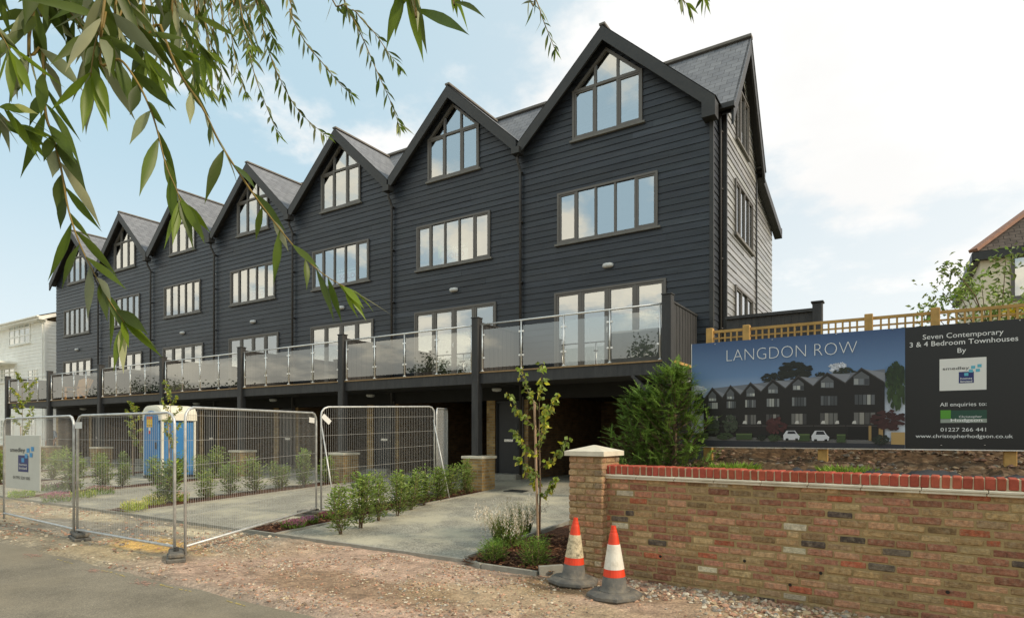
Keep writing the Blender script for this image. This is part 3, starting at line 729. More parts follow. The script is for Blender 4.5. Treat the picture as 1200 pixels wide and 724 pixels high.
TAN, PINK, GREY, SAND, BROWN, PALE = lin(176, 158, 126), lin(184, 158, 140), lin(142, 137, 126), lin(206, 170, 106), lin(134, 110, 80), lin(200, 188, 160)
def mixt(a, b, f): f = max(0, min(1, f)); return tuple(p * (1 - f) + q * f for p, q in zip(a, b))
def blob(x, y, cx, cy, rx_, ry_): 
    d = sqrt(((x - cx) / rx_) ** 2 + ((y - cy) / ry_) ** 2) + .35 * fbm(x, y, 1.3, 4)
    return max(0, min(1, (1.15 - d) / .5))
def verge_col(x, y):
    c = mixt(GREY, TAN, .5 + .8 * fbm(x, y, .5, 1))
    c = mixt(c, PINK, (x + 4.6) / 1.2 + .6 * fbm(x, y, .8, 2))                       # pink hardcore to the right of the fence corner
    if x < -4: c = mixt(c, GREY, blob(x, y, -8.2, -9.7, 2.4, .7)); c = mixt(c, SAND, blob(x, y, -5.6, -9.95, 1.1, .42)); c = mixt(c, PALE, blob(x, y, -6.2, -9.0, 1.5, .32)); c = mixt(c, PALE, .8 * blob(x, y, -10, -9.0, 1.6, .4))
    c = mixt(c, BROWN, .9 * blob(x, y, .9, -8.9, .9, .42)); c = mixt(c, TAN, .6 * blob(x, y, .4, -9.7, 1.6, .5))
    c = mixt(c, BROWN, .55 * blob(x, y, -1.2, -10.1, 1.6, .5))
    if x > 1.4: c = mixt(c, mixt(BROWN, TAN, .4), (x - 1.4) * .7)
    k = .88 + .35 * fbm(x, y, 5, 6)
    if y < -10.7: c = mixt(c, GREY, .7 * (-10.7 - y) / .5)
    return tuple(v * k * 1.12 for v in c)
def verge_z(x, y):
    return .018 * fbm(x, y, 1.2, 2) + .012 * fbm(x, y, 7, 3) - (.028 if y < -11.0 else 0) - (.0 if y < -8.75 else .012)
vm = sheet(lin_(-20, 5.5, 300), lin_(-11.45, -8.47, 44), verge_z, colf=verge_col)
sheet(lin_(.30, 5.5, 64), lin_(-8.47, -7.9, 8), verge_z, vm, verge_col)
sheet(lin_(-60, -20, 40), lin_(-11.45, -8.47, 8), verge_z, vm, verge_col); sheet(lin_(5.5, 16, 16), lin_(-11.45, -8.0, 8), verge_z, vm, verge_col)
struct(vm, 'verge', M['verge'])

def road_z(y): return .004 + .02 * max(0, 1 - abs(y + 15.5) / 4.5) if y < -12 else .004 + .0044 * max(0, min(1, (-11.1 - y) / .9))
pm = MB()   # survey marks sprayed on the road
for px, py, L_ in ((76, 658, .5), (138, 673, .45), (129, 668, .16), (207, 689, .55), (202, 684, .16), (276, 706, .4)):
    p = on_z(px, py, .0); p.y = min(p.y, -11.22); a = ru(-.15, .25); k = 16
    for s in range(k):
        if rnd() < .4: continue
        q0 = p + Vector((cos(a), sin(a), 0)) * ((s / k - .5) * L_); q1 = q0 + Vector((cos(a), sin(a), 0)) * L_ / k * ru(.7, 1.3); w_ = ru(.004, .012); o = ru(-.006, .006); z = road_z(q0.y) + .004
        pm.quad((q0.x, q0.y + o - w_, z), (q1.x, q1.y + o - w_, z), (q1.x, q1.y + o + w_, z), (q0.x, q0.y + o + w_, z))
struct(pm, 'road_marking', M['paint_y'])
pp = MB()
for px, py, r_ in ((46, 650, .16), (122, 667, .12), (182, 680, .14)):
    p = on_z(px, py, 0); p.y = min(p.y, -11.28)
    for s in range(70):
        x, y = p.x + random.gauss(0, r_ * .7), p.y + random.gauss(0, r_ * .28); r2 = ru(.004, .016); z = road_z(y) + .004 + s * .00003
        pp.poly([(x + r2 * ru(.6, 1.2) * cos(t * 1.05), y + r2 * ru(.6, 1.2) * sin(t * 1.05), z) for t in range(6)])
struct(pp, 'pink_marking', M['paint_p'])

# drives between planting beds
EY = -8.46
def drive(x0, x1):
    mb = sheet(lin_(x0, x1, 8), lin_(EY, -2.2, 8) + [0, 5.2], lambda x, y: gz(y) + .012); return struct(mb, 'driveway', M['drive'])
BX = []
for k in range(1, 8): BX.append((BND[k] - .42, BND[k] + .46))
drive(BX[0][1], -.99 - .05 + .0)
for k in range(6): drive(BX[k + 1][1], BX[k][0])
drive(-60, BX[6][0])
mb = sheet(lin_(-.99, .9, 4), [-5.4, -2.2, 0, 5.2], lambda x, y: gz(y) + .012); struct(mb, 'driveway', M['drive'])
for x0, x1 in BX:       # beds end against the piers
    mb = MB(); sheet(lin_(x0 + .05, x1 - .05, 10), lin_(EY + .05, BY - .32, 70), lambda x, y: gz(y) + .03 + .02 * fbm(x, y, 5, 9), mb); struct(mb, 'planting_bed', M['mulch'])
    mb = sheet([x0 - .05, x1 + .05], [BY - .32, 0, 5.2], lambda x, y: gz(y) + .013); struct(mb, 'driveway', M['drive'])
mb = sheet(lin_(-.94, .40, 14), lin_(EY + .05, -5.45, 30), lambda x, y: gz(y) + .035 + .02 * fbm(x, y, 5, 9)); struct(mb, 'planting_bed', M['mulch'])
# edging kerbs
e = MB()
e.box(-40, EY - .03, -.06, -.99, EY + .02, .035); 
for x0, x1 in BX:
    for x in (x0, x1):
        for y0, y1 in ((EY + .02, -5.4), (-5.398, BY - .3)): e.add([(x - .025, y0, gz(y0) + .04), (x + .025, y0, gz(y0) + .04), (x + .025, y1, gz(y1) + .04), (x - .025, y1, gz(y1) + .04), (x - .025, y0, gz(y0) - .05), (x + .025, y0, gz(y0) - .05), (x + .025, y1, gz(y1) - .05), (x - .025, y1, gz(y1) - .05)], [(0, 1, 2, 3), (0, 4, 5, 1), (1, 5, 6, 2), (3, 2, 6, 7), (0, 3, 7, 4)])
e.bar((-1.0, EY, .0), (-.62, EY - .16, .0), .05, .10); e.bar((-.6, EY - .16, .0), (.18, EY - .17, .0), .055, .10)
e.bar((.2, EY - .16, .03), (.42, EY + .02, .04), .07, .16)
e.bar((-1.01, EY + .04, .03), (-1.01, -5.45, .14), .05, .08); e.bar((-1.0, -5.45, .13), (.42, -5.45, .13), .05, .08)
struct(e, 'edging_kerb', M['concrete'])
mb = sheet(lin_(-.96, .35, 8), [EY - .14, EY + .06], lambda x, y: .028); struct(mb, 'planting_bed', M['mulch'])
# drain cover at the far end of the open drive
dc = MB(); p = on_z(606, 583, .07); dc.cbox(p.x - .28, p.y - .2, gz(p.y) - .03, p.x + .28, p.y + .2, gz(p.y) + .022, .008)
for i in range(5): dc.box(p.x - .24, p.y - .15 + i * .07, gz(p.y) + .022, p.x + .24, p.y - .13 + i * .07, gz(p.y) + .028)
tag(dc.build('drain_cover', M['trim']), 'dark iron drain cover set flat in the open driveway by the sapling', 'drain cover')

# loose stones: nobody could count them
def stone(mb, x, y, z, s, c):
    a = ru(0, pi); ca, sa = cos(a), sin(a); sx, sy, sz = s * ru(.7, 1.3), s * ru(.6, 1.0), s * ru(.4, .8)
    P = [(-sx, 0, 0), (0, -sy, 0), (sx, 0, 0), (0, sy, 0), (ru(-.4, .4) * sx, ru(-.4, .4) * sy, sz), (0, 0, -sz), (sx * .55, sy * .55, sz * .6), (-sx * .55, -sy * .5, sz * .65)]
    vs = [(x + p[0] * ca - p[1] * sa, y + p[0] * sa + p[1] * ca, z + p[2]) for p in P]
    mb.add(vs, [(0, 1, 7), (1, 2, 4, 7), (2, 6, 4), (2, 3, 6), (3, 0, 4, 6), (0, 7, 4), (1, 0, 5), (2, 1, 5), (3, 2, 5), (0, 3, 5)], 0, c)
SCOL = [lin(180, 166, 144), lin(170, 138, 116), lin(150, 143, 132), lin(186, 146, 122), lin(128, 112, 96), lin(198, 186, 164), lin(172, 152, 122), lin(156, 120, 100)]
def scatter(n, x0, x1, y0, y1, s0, s1, dens=None, zf=verge_z, tint=1.0):
    mb = MB(); k = 0
    while k < n:
        x, y = ru(x0, x1), ru(y0, y1)
        if dens and rnd() > dens(x, y): continue
        s = s0 + (s1 - s0) * rnd() ** 3; c = random.choice(SCOL); q = ru(.75, 1.15) * tint
        stone(mb, x, y, zf(x, y) + s * .1, s, (c[0] * q, c[1] * q, c[2] * q)); k += 1
    return mb
g = scatter(13000, -5.5, 2.6, -11.25, -8.62, .004, .024, lambda x, y: max(.04, min(1, .35 + 1.3 * fbm(x, y, .9, 8))) * (.25 if y < -11.0 else 1))
g2 = scatter(3500, -16, -4.6, -11.15, -8.55, .008, .04, lambda x, y: max(.05, .4 + 1.2 * fbm(x, y, .7, 8)) * (.25 if y < -11.0 else 1))
g3 = scatter(2600, 1.0, 4.6, -9.4, -8.2, .010, .045, lambda x, y: max(0, min(1, .25 + (y + 8.95) * 1.6 + .7 * fbm(x, y, 1.5, 3))), tint=1.1)
for m_ in (g2, g3): g.add(m_.v, m_.f, 0); 
g.c[-len(g2.f) - len(g3.f):] = g2.c + g3.c
tag(g.build('gravel', M['stones']), 'loose pinkish and grey gravel scattered over the unmade verge', 'gravel', kind='stuff')

# bark chips in the beds
bc = MB()
def chip(x, y, z):
    a = ru(0, 2 * pi); l_, w_ = ru(.012, .035), ru(.006, .014); d = Vector((cos(a), sin(a), ru(-.4, .4))); n_ = Vector((-sin(a), cos(a), ru(-.4, .4)))
    p = Vector((x, y, z)); c = random.choice([lin(80, 48, 32), lin(112, 74, 50), lin(58, 38, 28), lin(132, 96, 68)])
    bc.quad(p - d * l_ - n_ * w_, p + d * l_ - n_ * w_, p + d * l_ + n_ * w_, p - d * l_ + n_ * w_, col=c)
for i in range(2600): x, y = ru(-.93, .38), ru(EY - .12, -6.6); chip(x, y, gz(y) + .05 + .02 * rnd())
for i in range(2200): x, y = ru(BX[0][0] + .05, BX[0][1] - .05), ru(EY + .05, BY - .4); chip(x, y, gz(y) + .05 + .02 * rnd())
tag(bc.build('bark_chips', M['stones']), 'reddish brown bark chips mulching the planting beds', 'bark mulch', kind='stuff')

# ================================================================== brick boundary wall with its end pier
BC = [(lin(146, 100, 78), 5), (lin(158, 112, 90), 5), (lin(136, 92, 74), 4), (lin(170, 128, 100), 4), (lin(150, 122, 88), 5), (lin(166, 140, 104), 4), (lin(128, 104, 76), 3), (lin(160, 92, 68), 2.2), (lin(180, 168, 146), 1.1), (lin(78, 68, 62), .8), (lin(104, 92, 82), .8), (lin(150, 126, 96), 2)]
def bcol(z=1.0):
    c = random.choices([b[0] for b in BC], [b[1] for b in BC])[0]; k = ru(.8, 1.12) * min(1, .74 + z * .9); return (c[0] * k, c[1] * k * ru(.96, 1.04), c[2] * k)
def wob_brick(mb, x0, y0, z0, x1, y1, z1, c, m=0):
    j = lambda a: ru(-a, a)
    o = len(mb.v); mb.cbox(x0 + j(.003), y0 + j(.004), z0 + j(.003), x1 + j(.003), y1, z1 + j(.003), .009, m, c)
    for i in range(o, len(mb.v)):
        v = mb.v[i]; mb.v[i] = (v[0] + j(.0028), v[1] + j(.0022), v[2] + j(.0028))
wa = atan2(-.25, 3.72)
W = thing('garden_wall', 'low reclaimed red and yellow brick wall with red brick coping in front of the hoarding', 'brick wall', (.80, -8.18, 0), wa)
WL = 7.6
bm = MB(); z = -.12; row = 0
while z < 1.12:
    x = -.11 if row % 2 else 0.0
    if row % 3 == 2: x -= .05
    while x < WL:
        L_ = .225 if rnd() > .07 else .112
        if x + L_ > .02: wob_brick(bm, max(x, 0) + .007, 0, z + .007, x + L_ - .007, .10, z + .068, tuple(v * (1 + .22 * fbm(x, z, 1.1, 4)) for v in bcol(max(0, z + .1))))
        x += L_
    z += .075; row += 1
bm.build('brick_face', M['brick'], W, local=True)
m_ = MB(); m_.box(0, .007, -.2, WL, .215, 1.13); m_.build('mortar_core', M['mortar'], W, local=True)
st = MB(); x = .0
while x < WL: L_ = ru(.42, .48); st.cbox(x, -.035, 1.132, x + L_ - .004, .25, 1.155, .005); st.cbox(x + .01, -.045, 1.156, x + L_ + .006, .255, 1.18, .005); x += L_
st.build('tile_course', M['stone'], W, local=True)
for wx, wz in ((.72, .30), (1.62, .36), (2.32, .33), (3.3, .30), (2.05, .18)):
    q = MB(); q.add([(wx + .016 * cos(k * pi / 5), -.0065, wz + .016 * sin(k * pi / 5)) for k in range(10)], [tuple(range(10))]); q.build('weep_hole', M['signblack'], W, local=True)
cp = MB(); x = .03
while x < WL:
    k = ru(.85, 1.15); c = lin(150, 74, 57); c = (c[0] * k, c[1] * k * ru(.9, 1.1), c[2] * k); wob_brick(cp, x, -.006, 1.182, x + .065, .215, 1.285, c); x += .075
cp.build('brick_coping', M['copbrick'], W, local=True)
m_ = MB(); m_.box(.03, .004, 1.181, WL, .21, 1.276); m_.build('coping_mortar', M['copmortar'], W, local=True)

Pp = thing('gate_pier', 'square reclaimed brick pier with pale pyramid cap at the left end of the garden wall', 'brick pier', (.65, -8.07, 0), wa)
b = MB(); h_ = .2245; row = 0; z = -.12
while z < 1.37:
    for q in range(4):      # four faces, rotated
        a = q * pi / 2; x = -h_; o = len(b.v)
        lens = [.112, .225, .113] if row % 2 else [.225, .225]
        for L_ in lens:
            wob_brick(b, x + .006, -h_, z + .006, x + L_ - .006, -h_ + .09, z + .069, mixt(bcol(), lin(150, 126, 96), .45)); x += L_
        for i in range(o, len(b.v)):
            v = b.v[i]; b.v[i] = (v[0] * cos(a) - v[1] * sin(a), v[0] * sin(a) + v[1] * cos(a), v[2])
    z += .075; row += 1
b.build('brick_face', M['brick'], Pp, local=True)
m_ = MB(); m_.box(-h_ + .013, -h_ + .013, -.2, h_ - .013, h_ - .013, 1.385); m_.build('mortar_core', M['mortar'], Pp, local=True)
c = MB(); q = .262; c.add([(-q, -q, 1.39), (q, -q, 1.39), (q, q, 1.39), (-q, q, 1.39), (-q, -q, 1.445), (q, -q, 1.445), (q, q, 1.445), (-q, q, 1.445), (-.01, -.01, 1.515), (.01, -.01, 1.515), (.01, .01, 1.515), (-.01, .01, 1.515)],
   [(3, 2, 1, 0), (0, 1, 5, 4), (1, 2, 6, 5), (2, 3, 7, 6), (3, 0, 4, 7), (4, 5, 9, 8), (5, 6, 10, 9), (6, 7, 11, 10), (7, 4, 8, 11), (8, 9, 10, 11)])
c.build('cap', M['stone'], Pp, local=True)

# raised soil behind the wall
def bank_z(x, y):
    e_ = min(1, max(0, (x - .95) / .5)); base = 1.10 + .36 * min(1, max(0, (y + 7.7) / 2.2)); 
    return (base + .05 * fbm(x, y, 2.2, 5) + .045 * fbm(x, y, 7, 7)) * e_ + (1 - e_) * gz(y) - .0
struct(sheet(lin_(.95, 8.5, 150), lin_(-7.93, -3.8, 80), bank_z), 'soil_bank', M['soil'])
g = scatter(1500, 1.3, 6, -7.6, -5.3, .010, .045, lambda x, y: max(.02, .3 + fbm(x, y, 1.5, 3)), zf=bank_z, tint=.55)
tag(g.build('rubble', M['stones']), 'brown rubble and stones on the raised soil under the hoarding', 'rubble', kind='stuff')
mm_ = MB(); sheet(lin_(2.75, 5.4, 60), lin_(-7.62, -7.2, 10), lambda x, y: bank_z(x, y) + .06 + .05 * fbm(x, y, 3, 2) + .03 * sin((y + 7.6) * 9), mm_)
tag(mm_.build('weed_membrane', M['membrane'], smooth=True), 'crumpled black sheet of weed membrane lying on the soil behind the garden wall', 'membrane')

# ================================================================== hoarding with the printed view
HY = -6.47
SX0, SXM, SX1, SZ0, SZ1 = 1.364, 3.80, 5.02, 1.478, 2.865
H = thing('hoarding', 'wide advertising hoarding on timber posts, printed terrace view left and black panel right', 'hoarding', (3.2, HY, 1.3))
hp = MB(); hp.box(SX0, HY, SZ0, SX1, HY + .03, SZ1); hp.build('board', M['signblack'], H)
al = MB(); al.box(SX0 - .006, HY - .008, SZ0 - .012, SX1, HY - .0005, SZ0 - .001); al.box(SX0 - .008, HY - .008, SZ0, SX0 - .001, HY + .02, SZ1); al.build('edge_trim', M['steel'], H)
for x in (1.56, 2.95, 4.75):
    p = MB(); p.cbox(x - .055, HY + .035, .6, x + .055, HY + .13, SZ1 - .05, .006); p.build('timber_post', M['wood'], H)
sky_m = bpy.data.materials.new('printed_sky'); sky_m.use_nodes = True
N_ = sky_m.node_tree.nodes; L_k = sky_m.node_tree.links; tc_ = N_.new('ShaderNodeTexCoord'); mp_ = N_.new('ShaderNodeSeparateXYZ'); L_k.new(tc_.outputs['Generated'], mp_.inputs[0])
rp_ = N_.new('ShaderNodeValToRGB'); L_k.new(mp_.outputs[2], rp_.inputs[0]); rp_.color_ramp.elements[0].color = (*lin(196, 204, 214), 1); rp_.color_ramp.elements[0].position = .36
rp_.color_ramp.elements[1].color = (*lin(58, 84, 124), 1); e2 = rp_.color_ramp.elements.new(.66); e2.color = (*lin(104, 134, 172), 1)
L_k.new(rp_.outputs[0], N_['Principled BSDF'].inputs['Base Color']); N_['Principled BSDF'].inputs['Roughness'].default_value = .4
ps = MB(); ps.quad((SX0, HY - .003, SZ0), (SXM, HY - .003, SZ0), (SXM, HY - .003, SZ1), (SX0, HY - .003, SZ1)); ps.build('printed_sky', sky_m, H)
pic = MB(); layer = [0]
def zp(zx, zy): return on_y(800 + zx / 4.257, 370 + zy / 4.257, HY)
def art(pts, c, d=None):
    y = HY - .004 - layer[0] * .00003; layer[0] += 1
    pic.poly([(min(max(q.x, SX0 + .002), SXM - .002), y, max(q.z, SZ0 + .002)) for q in (zp(*p) for p in reversed(pts))] if False else [(min(max(q.x, SX0 + .002), SXM - .002), y, max(q.z, SZ0 + .002)) for q in (zp(*p) for p in pts)], 0, c)
def artblob(cx, cy, rx_, ry_, c, n=26, rough=.22, lob=5):
    for k in range(lob * 16):
        a = ru(0, 2 * pi); q = sqrt(rnd()) * .9; kk = ru(.65, 1.35)
        art([(cx + rx_ * q * cos(a) + rx_ * .17 * ru(.6, 1.2) * cos(t * 2 * pi / 9), cy + ry_ * q * sin(a) + ry_ * .17 * ru(.6, 1.2) * sin(t * 2 * pi / 9)) for t in range(9)], (c[0] * kk, c[1] * kk, c[2] * kk))
for cx, cy, rx_, ry_ in ((80, 372, 42, 26), (60, 362, 25, 22), (770, 262, 46, 26), (790, 250, 30, 20)): artblob(cx, cy, rx_, ry_, lin(196, 200, 208), lob=4)
artblob(560, 275, 100, 50, lin(26, 30, 24)); artblob(450, 312, 60, 28, lin(30, 34, 28)); artblob(810, 285, 60, 28, lin(40, 46, 34)); artblob(690, 296, 30, 16, lin(34, 38, 30)); artblob(85, 440, 30, 60, lin(26, 34, 30))
# roofs, gables and walls of the printed terrace
gx = [108, 200, 290, 392, 514, 652, 812, 1008]; ax = [150, 240, 340, 452, 578, 722, 892]; ay = [360, 348, 334, 318, 300, 285, 262]; vy = [418, 408, 394, 378, 362, 350, 335, 332]
art([(108, 412), (150, 362), (1010, 266), (1012, 340), (600, 400), (110, 440)], lin(108, 112, 120))
for i in range(6, -1, -1):
    art([(ax[i], ay[i] + 2), (min(gx[i + 1] + 26, 1010), vy[i + 1] - 48 + 6 * (6 - i)), (gx[i + 1], vy[i + 1])], lin(132, 134, 140))
art([(gx[0], vy[0])] + [p for i in range(7) for p in ((ax[i], ay[i]), (gx[i + 1], vy[i + 1]))] + [(1008, 620), (108, 600)], lin(27, 24, 23))
for i in range(7):
    for s, q in ((-1, i), (1, i + 1)): art([(ax[i], ay[i] - 4), (gx[q], vy[q] - 2), (gx[q], vy[q] + 5), (ax[i], ay[i] + 4)], lin(58, 54, 52))
    wd = (gx[i + 1] - gx[i]); hw_ = wd * .2; y1 = ay[i] + (vy[i] - ay[i]) * 1.15
    art([(ax[i], ay[i] + 16), (ax[i] + hw_, ay[i] + 32 + wd * .04), (ax[i] + hw_, y1), (ax[i] - hw_, y1), (ax[i] - hw_, ay[i] + 34 + wd * .04)], lin(88, 90, 92))
    for k in range(3):
        a = ax[i] - hw_ + 3 + k * (hw_ * 2 / 3); art([(a, y1 - 3), (a + hw_ * .55, y1 - 3), (a + hw_ * .55, y1 - wd * .16), (a, y1 - wd * .16)], random.choice([lin(150, 152, 150), lin(112, 116, 120), lin(60, 62, 66), lin(186, 186, 178)]))
    my = 440 + (410 - 440) * (i / 6) ** 1 ; mh = 15 + i * 1.6; mx_ = (gx[i] + gx[i + 1]) / 2
    for k in range(5):
        a = mx_ - wd * .26 + k * wd * .105; art([(a, my + mh + 8), (a + wd * .088, my + mh + 8), (a + wd * .088, my - mh + 8), (a, my - mh + 8)], random.choice([lin(120, 122, 122), lin(92, 94, 96), lin(160, 160, 154), lin(70, 72, 74)]))
    for k in range(4):
        a = mx_ - wd * .28 + k * wd * .14; art([(a, 540), (a + wd * .12, 540), (a + wd * .12, 500 - i * 3), (a, 500 - i * 3)], random.choice([lin(104, 102, 98), lin(76, 74, 72), lin(140, 136, 128), lin(60, 58, 58)]))
    art([(gx[i] + 4, 545), (gx[i + 1], 545), (gx[i + 1], 552), (gx[i] + 4, 552)], lin(60, 56, 54))
for x in (300, 372, 560, 690, 760, 845): art([(x, 538), (x + 22, 538), (x + 19, 522), (x + 6, 524)], lin(196, 192, 184))
art([(60, 602), (1120, 632), (1120, 662), (50, 656)], lin(46, 48, 56)); art([(60, 600), (620, 612), (1118, 628), (1118, 640), (60, 618)], lin(98, 96, 94))
art([(928, 622), (942, 622), (942, 548), (928, 548)], lin(150, 122, 76)); art([(978, 626), (1000, 626), (1000, 550), (978, 550)], lin(160, 128, 80)); art([(826, 616), (922, 618), (922, 552), (826, 552)], lin(14, 13, 13))
art([(1040, 640), (1122, 642), (1122, 580), (1040, 580)], lin(178, 146, 92))
artblob(1070, 350, 62, 120, lin(48, 66, 32)); artblob(1060, 300, 50, 70, lin(34, 50, 26)); artblob(1030, 520, 90, 52, lin(58, 30, 30)); artblob(470, 548, 56, 44, lin(70, 36, 36)); artblob(240, 540, 40, 46, lin(58, 66, 50)); artblob(155, 550, 36, 44, lin(54, 62, 48))
for x0, x1, y0, y1 in ((270, 350, 586, 616), (572, 636, 588, 624), (770, 814, 590, 630), (66, 132, 584, 612)): art([(x0, y1), (x1, y1), (x1, y0), (x0, y0)], lin(58, 74, 42)); art([(x0, y0 + 7), (x1, y0 + 7), (x1, y0), (x0, y0)], lin(86, 102, 60))
artblob(215, 600, 42, 18, lin(56, 70, 44)); artblob(462, 608, 38, 18, lin(54, 66, 42)); artblob(990, 616, 46, 26, lin(36, 44, 34)); artblob(395, 606, 26, 16, lin(30, 36, 28))
for x, s in ((545, 1.0), (688, 1.08)):     # two small white cars in the picture
    b_ = 618 if s < 1.05 else 622
    art([(x - 38 * s, b_), (x + 38 * s, b_), (x + 42 * s, b_ - 18), (x + 30 * s, b_ - 30), (x + 18 * s, b_ - 46 * s), (x - 24 * s, b_ - 46 * s), (x - 40 * s, b_ - 24)], lin(206, 206, 208))
    art([(x - 20 * s, b_ - 30), (x + 24 * s, b_ - 30), (x + 15 * s, b_ - 43 * s), (x - 16 * s, b_ - 43 * s)], lin(40, 42, 48)); art([(x - 28 * s, b_ + 3), (x - 14 * s, b_ + 3), (x - 14 * s, b_ - 8), (x - 28 * s, b_ - 8)], lin(30, 30, 32)); art([(x + 20 * s, b_ + 3), (x + 33 * s, b_ + 3), (x + 33 * s, b_ - 8), (x + 20 * s, b_ - 8)], lin(30, 30, 32))
pic.build('printed_view', M['print'], H)
def sign_text(body, px0, px1, py, hpx, weight=0, m='letter', yo=.008, plane=HY):
    p, q = on_y(px0, py, plane), on_y(px1, py, plane)
    d = (p - CAM).dot(FWD); d2 = (q - CAM).dot(FWD); hh = hpx / F * (d + d2) / 2
    vs, fs = text_mesh(body, p.x, q.x, 0, hh, weight, plane - yo); zb = on_y((px0 + px1) / 2, py, plane).z
    class _T:
        def build(s_, name, m_, parent): put_text(vs, fs, name, m_, parent, zb)
    return _T()
sign_text('LANGDON ROW', 852, 1004.5, 419.0, 14.6, -.026, yo=.04 if False else .022).build('title', M['letter'], H)
X = lambda zx: 1080 + zx / 4.525
Yz = lambda zy: 370 + zy / 4.525
lines = [('Seven Contemporary', X(6), X(434), Yz(112), 5.9, 0), ('3 & 4 Bedroom Townhouses', 1066, X(512), Yz(150), 5.9, .004), ('By', X(190), X(236), Yz(195), 5.6, .004),
         ('All enquiries to:', X(97), X(344), Yz(478), 4.6, 0), ('01227 266 441', X(100), X(341), Yz(612), 4.4, 0), ('www.christopherhodgson.co.uk', 1073, X(484), Yz(646), 4.2, .003)]
for t_ in lines: sign_text(t_[0], t_[1], t_[2], t_[3], t_[4], t_[5]).build('lettering', M['letter'], H)
def patch(mb, px0, py0, px1, py1, c, yo):
    p, q = on_y(px0, py1, HY), on_y(px1, py1, HY); z1 = on_y((px0 + px1) / 2, py0, HY).z; z0 = on_y((px0 + px1) / 2, py1, HY).z
    mb.quad((p.x, HY - yo, z0), (q.x, HY - yo, z0), (q.x, HY - yo, z1), (p.x, HY - yo, z1), col=c)
lg = MB(); patch(lg, X(95), Yz(224), X(344), Yz(394), lin(228, 226, 218), .002)
patch(lg, X(197), Yz(296), X(277), Yz(356), lin(34, 44, 104), .003)
for zx, zy in ((226, 302), (250, 284), (262, 264), (287, 280), (296, 256)): patch(lg, X(zx), Yz(zy), X(zx + 22), Yz(zy + 16), lin(92, 178, 198), .004)
lg.build('builder_logo', M['print'], H)
sign_text('smedley', X(112), X(252), Yz(285), 3.4, .004, yo=.005).build('lettering', M['letterdark'], H)
sign_text('homes', X(206), X(268), Yz(336), 2.2, .012, yo=.005).build('lettering', M['letter'], H); sign_text('limited', X(206), X(268), Yz(352), 2.4, .012, yo=.005).build('lettering', M['letter'], H)
lg = MB(); patch(lg, X(100), Yz(500), X(346), Yz(566), lin(30, 72, 56), .002); patch(lg, X(100), Yz(500), X(155), Yz(545), lin(84, 150, 44), .003); patch(lg, X(100), Yz(546), X(346), Yz(566), lin(150, 158, 146), .0032)
lg.build('agent_logo', M['print'], H)
sign_text('Christopher', X(198), X(320), Yz(539), 2.5, 0, yo=.005).build('lettering', M['letter'], H); sign_text('Hodgson', X(154), X(322), Yz(560), 3.6, .012, yo=.005).build('lettering', M['letter'], H)
sc_ = MB()
for px, py in ((838, 402), (905, 396.5), (980, 390), (1046, 384.5), (1135, 378), (1195, 374)):
    p = on_y(px, py + 1.6, HY); sc_.lathe([(.008, 0), (.008, .004)], 8, (p.x, HY - .006, p.z)); 
for px in (838, 905, 965, 1040, 1103, 1154): p = on_y(px, 521.5, HY); sc_.lathe([(.008, 0), (.008, .004)], 8, (p.x, HY - .006, p.z))
sc_.build('fixing_screws', M['steel'], H)

# ================================================================== fences behind the hoarding
FY = -5.2
t = thing('trellis_fence', 'golden softwood fence topped with square lattice trellis, behind the hoarding', 'fence', (3.5, FY, 1.3))
f = MB(); f.box(1.30, FY + .0, 1.2, 8.4, FY + .02, 2.74); f.build('fence_board', M['wood'], t)
x = 1.28; posts = [1.28, 1.72, 3.0 + .15, 3.95, 5.2, 6.5, 8.3]
posts = [1.28] + [on_y(px, 380, FY).x for px in (875, 1018, 1096)] + [5.7, 7.4]
for i, x in enumerate(posts):
    p = MB(); p.cbox(x - .05, FY - .05, 1.0, x + .05, FY + .05, 3.27, .006); p.build('fence_post', M['wood'], t)
    if i < len(posts) - 1:
        x2 = posts[i + 1]; la = MB(); a, b = x + .05, x2 - .05
        la.box(a, FY - .018, 3.19, b, FY + .018, 3.23); la.box(a, FY - .018, 2.75, b, FY + .018, 2.79)
        n = max(2, int((b - a) / .085))
        for k in range(1, n): xx = a + (b - a) * k / n; la.box(xx - .012, FY - .014, 2.79, xx + .012, FY + .001, 3.19)
        for k in range(1, 5): zz = 2.79 + k * .08; la.box(a, FY + .002, zz - .012, b, FY + .014, zz + .012)
        la.build('lattice_panel', M['wood'], t)
t = thing('black_fence', 'black close boarded fence with a taller end post, between the townhouse and the trellis', 'fence', (2, -4.2, 1.0))
f = MB(); x = 1.30
while x < 2.58: f.box(x, -4.2 + (.012 if int(x * 100) % 2 else 0), .4, x + .097, -4.17, 3.56); x += .10
f.build('fence_board', M['post'], t)
f = MB(); f.box(1.28, -4.24, 3.56, 2.6, -4.14, 3.61); f.build('capping_rail', M['post'], t)
f = MB(); f.cbox(2.60, -4.26, .4, 2.74, -4.12, 3.68, .008); f.cbox(2.58, -4.28, 3.68, 2.76, -4.10, 3.71, .008); f.build('fence_post', M['post'], t)

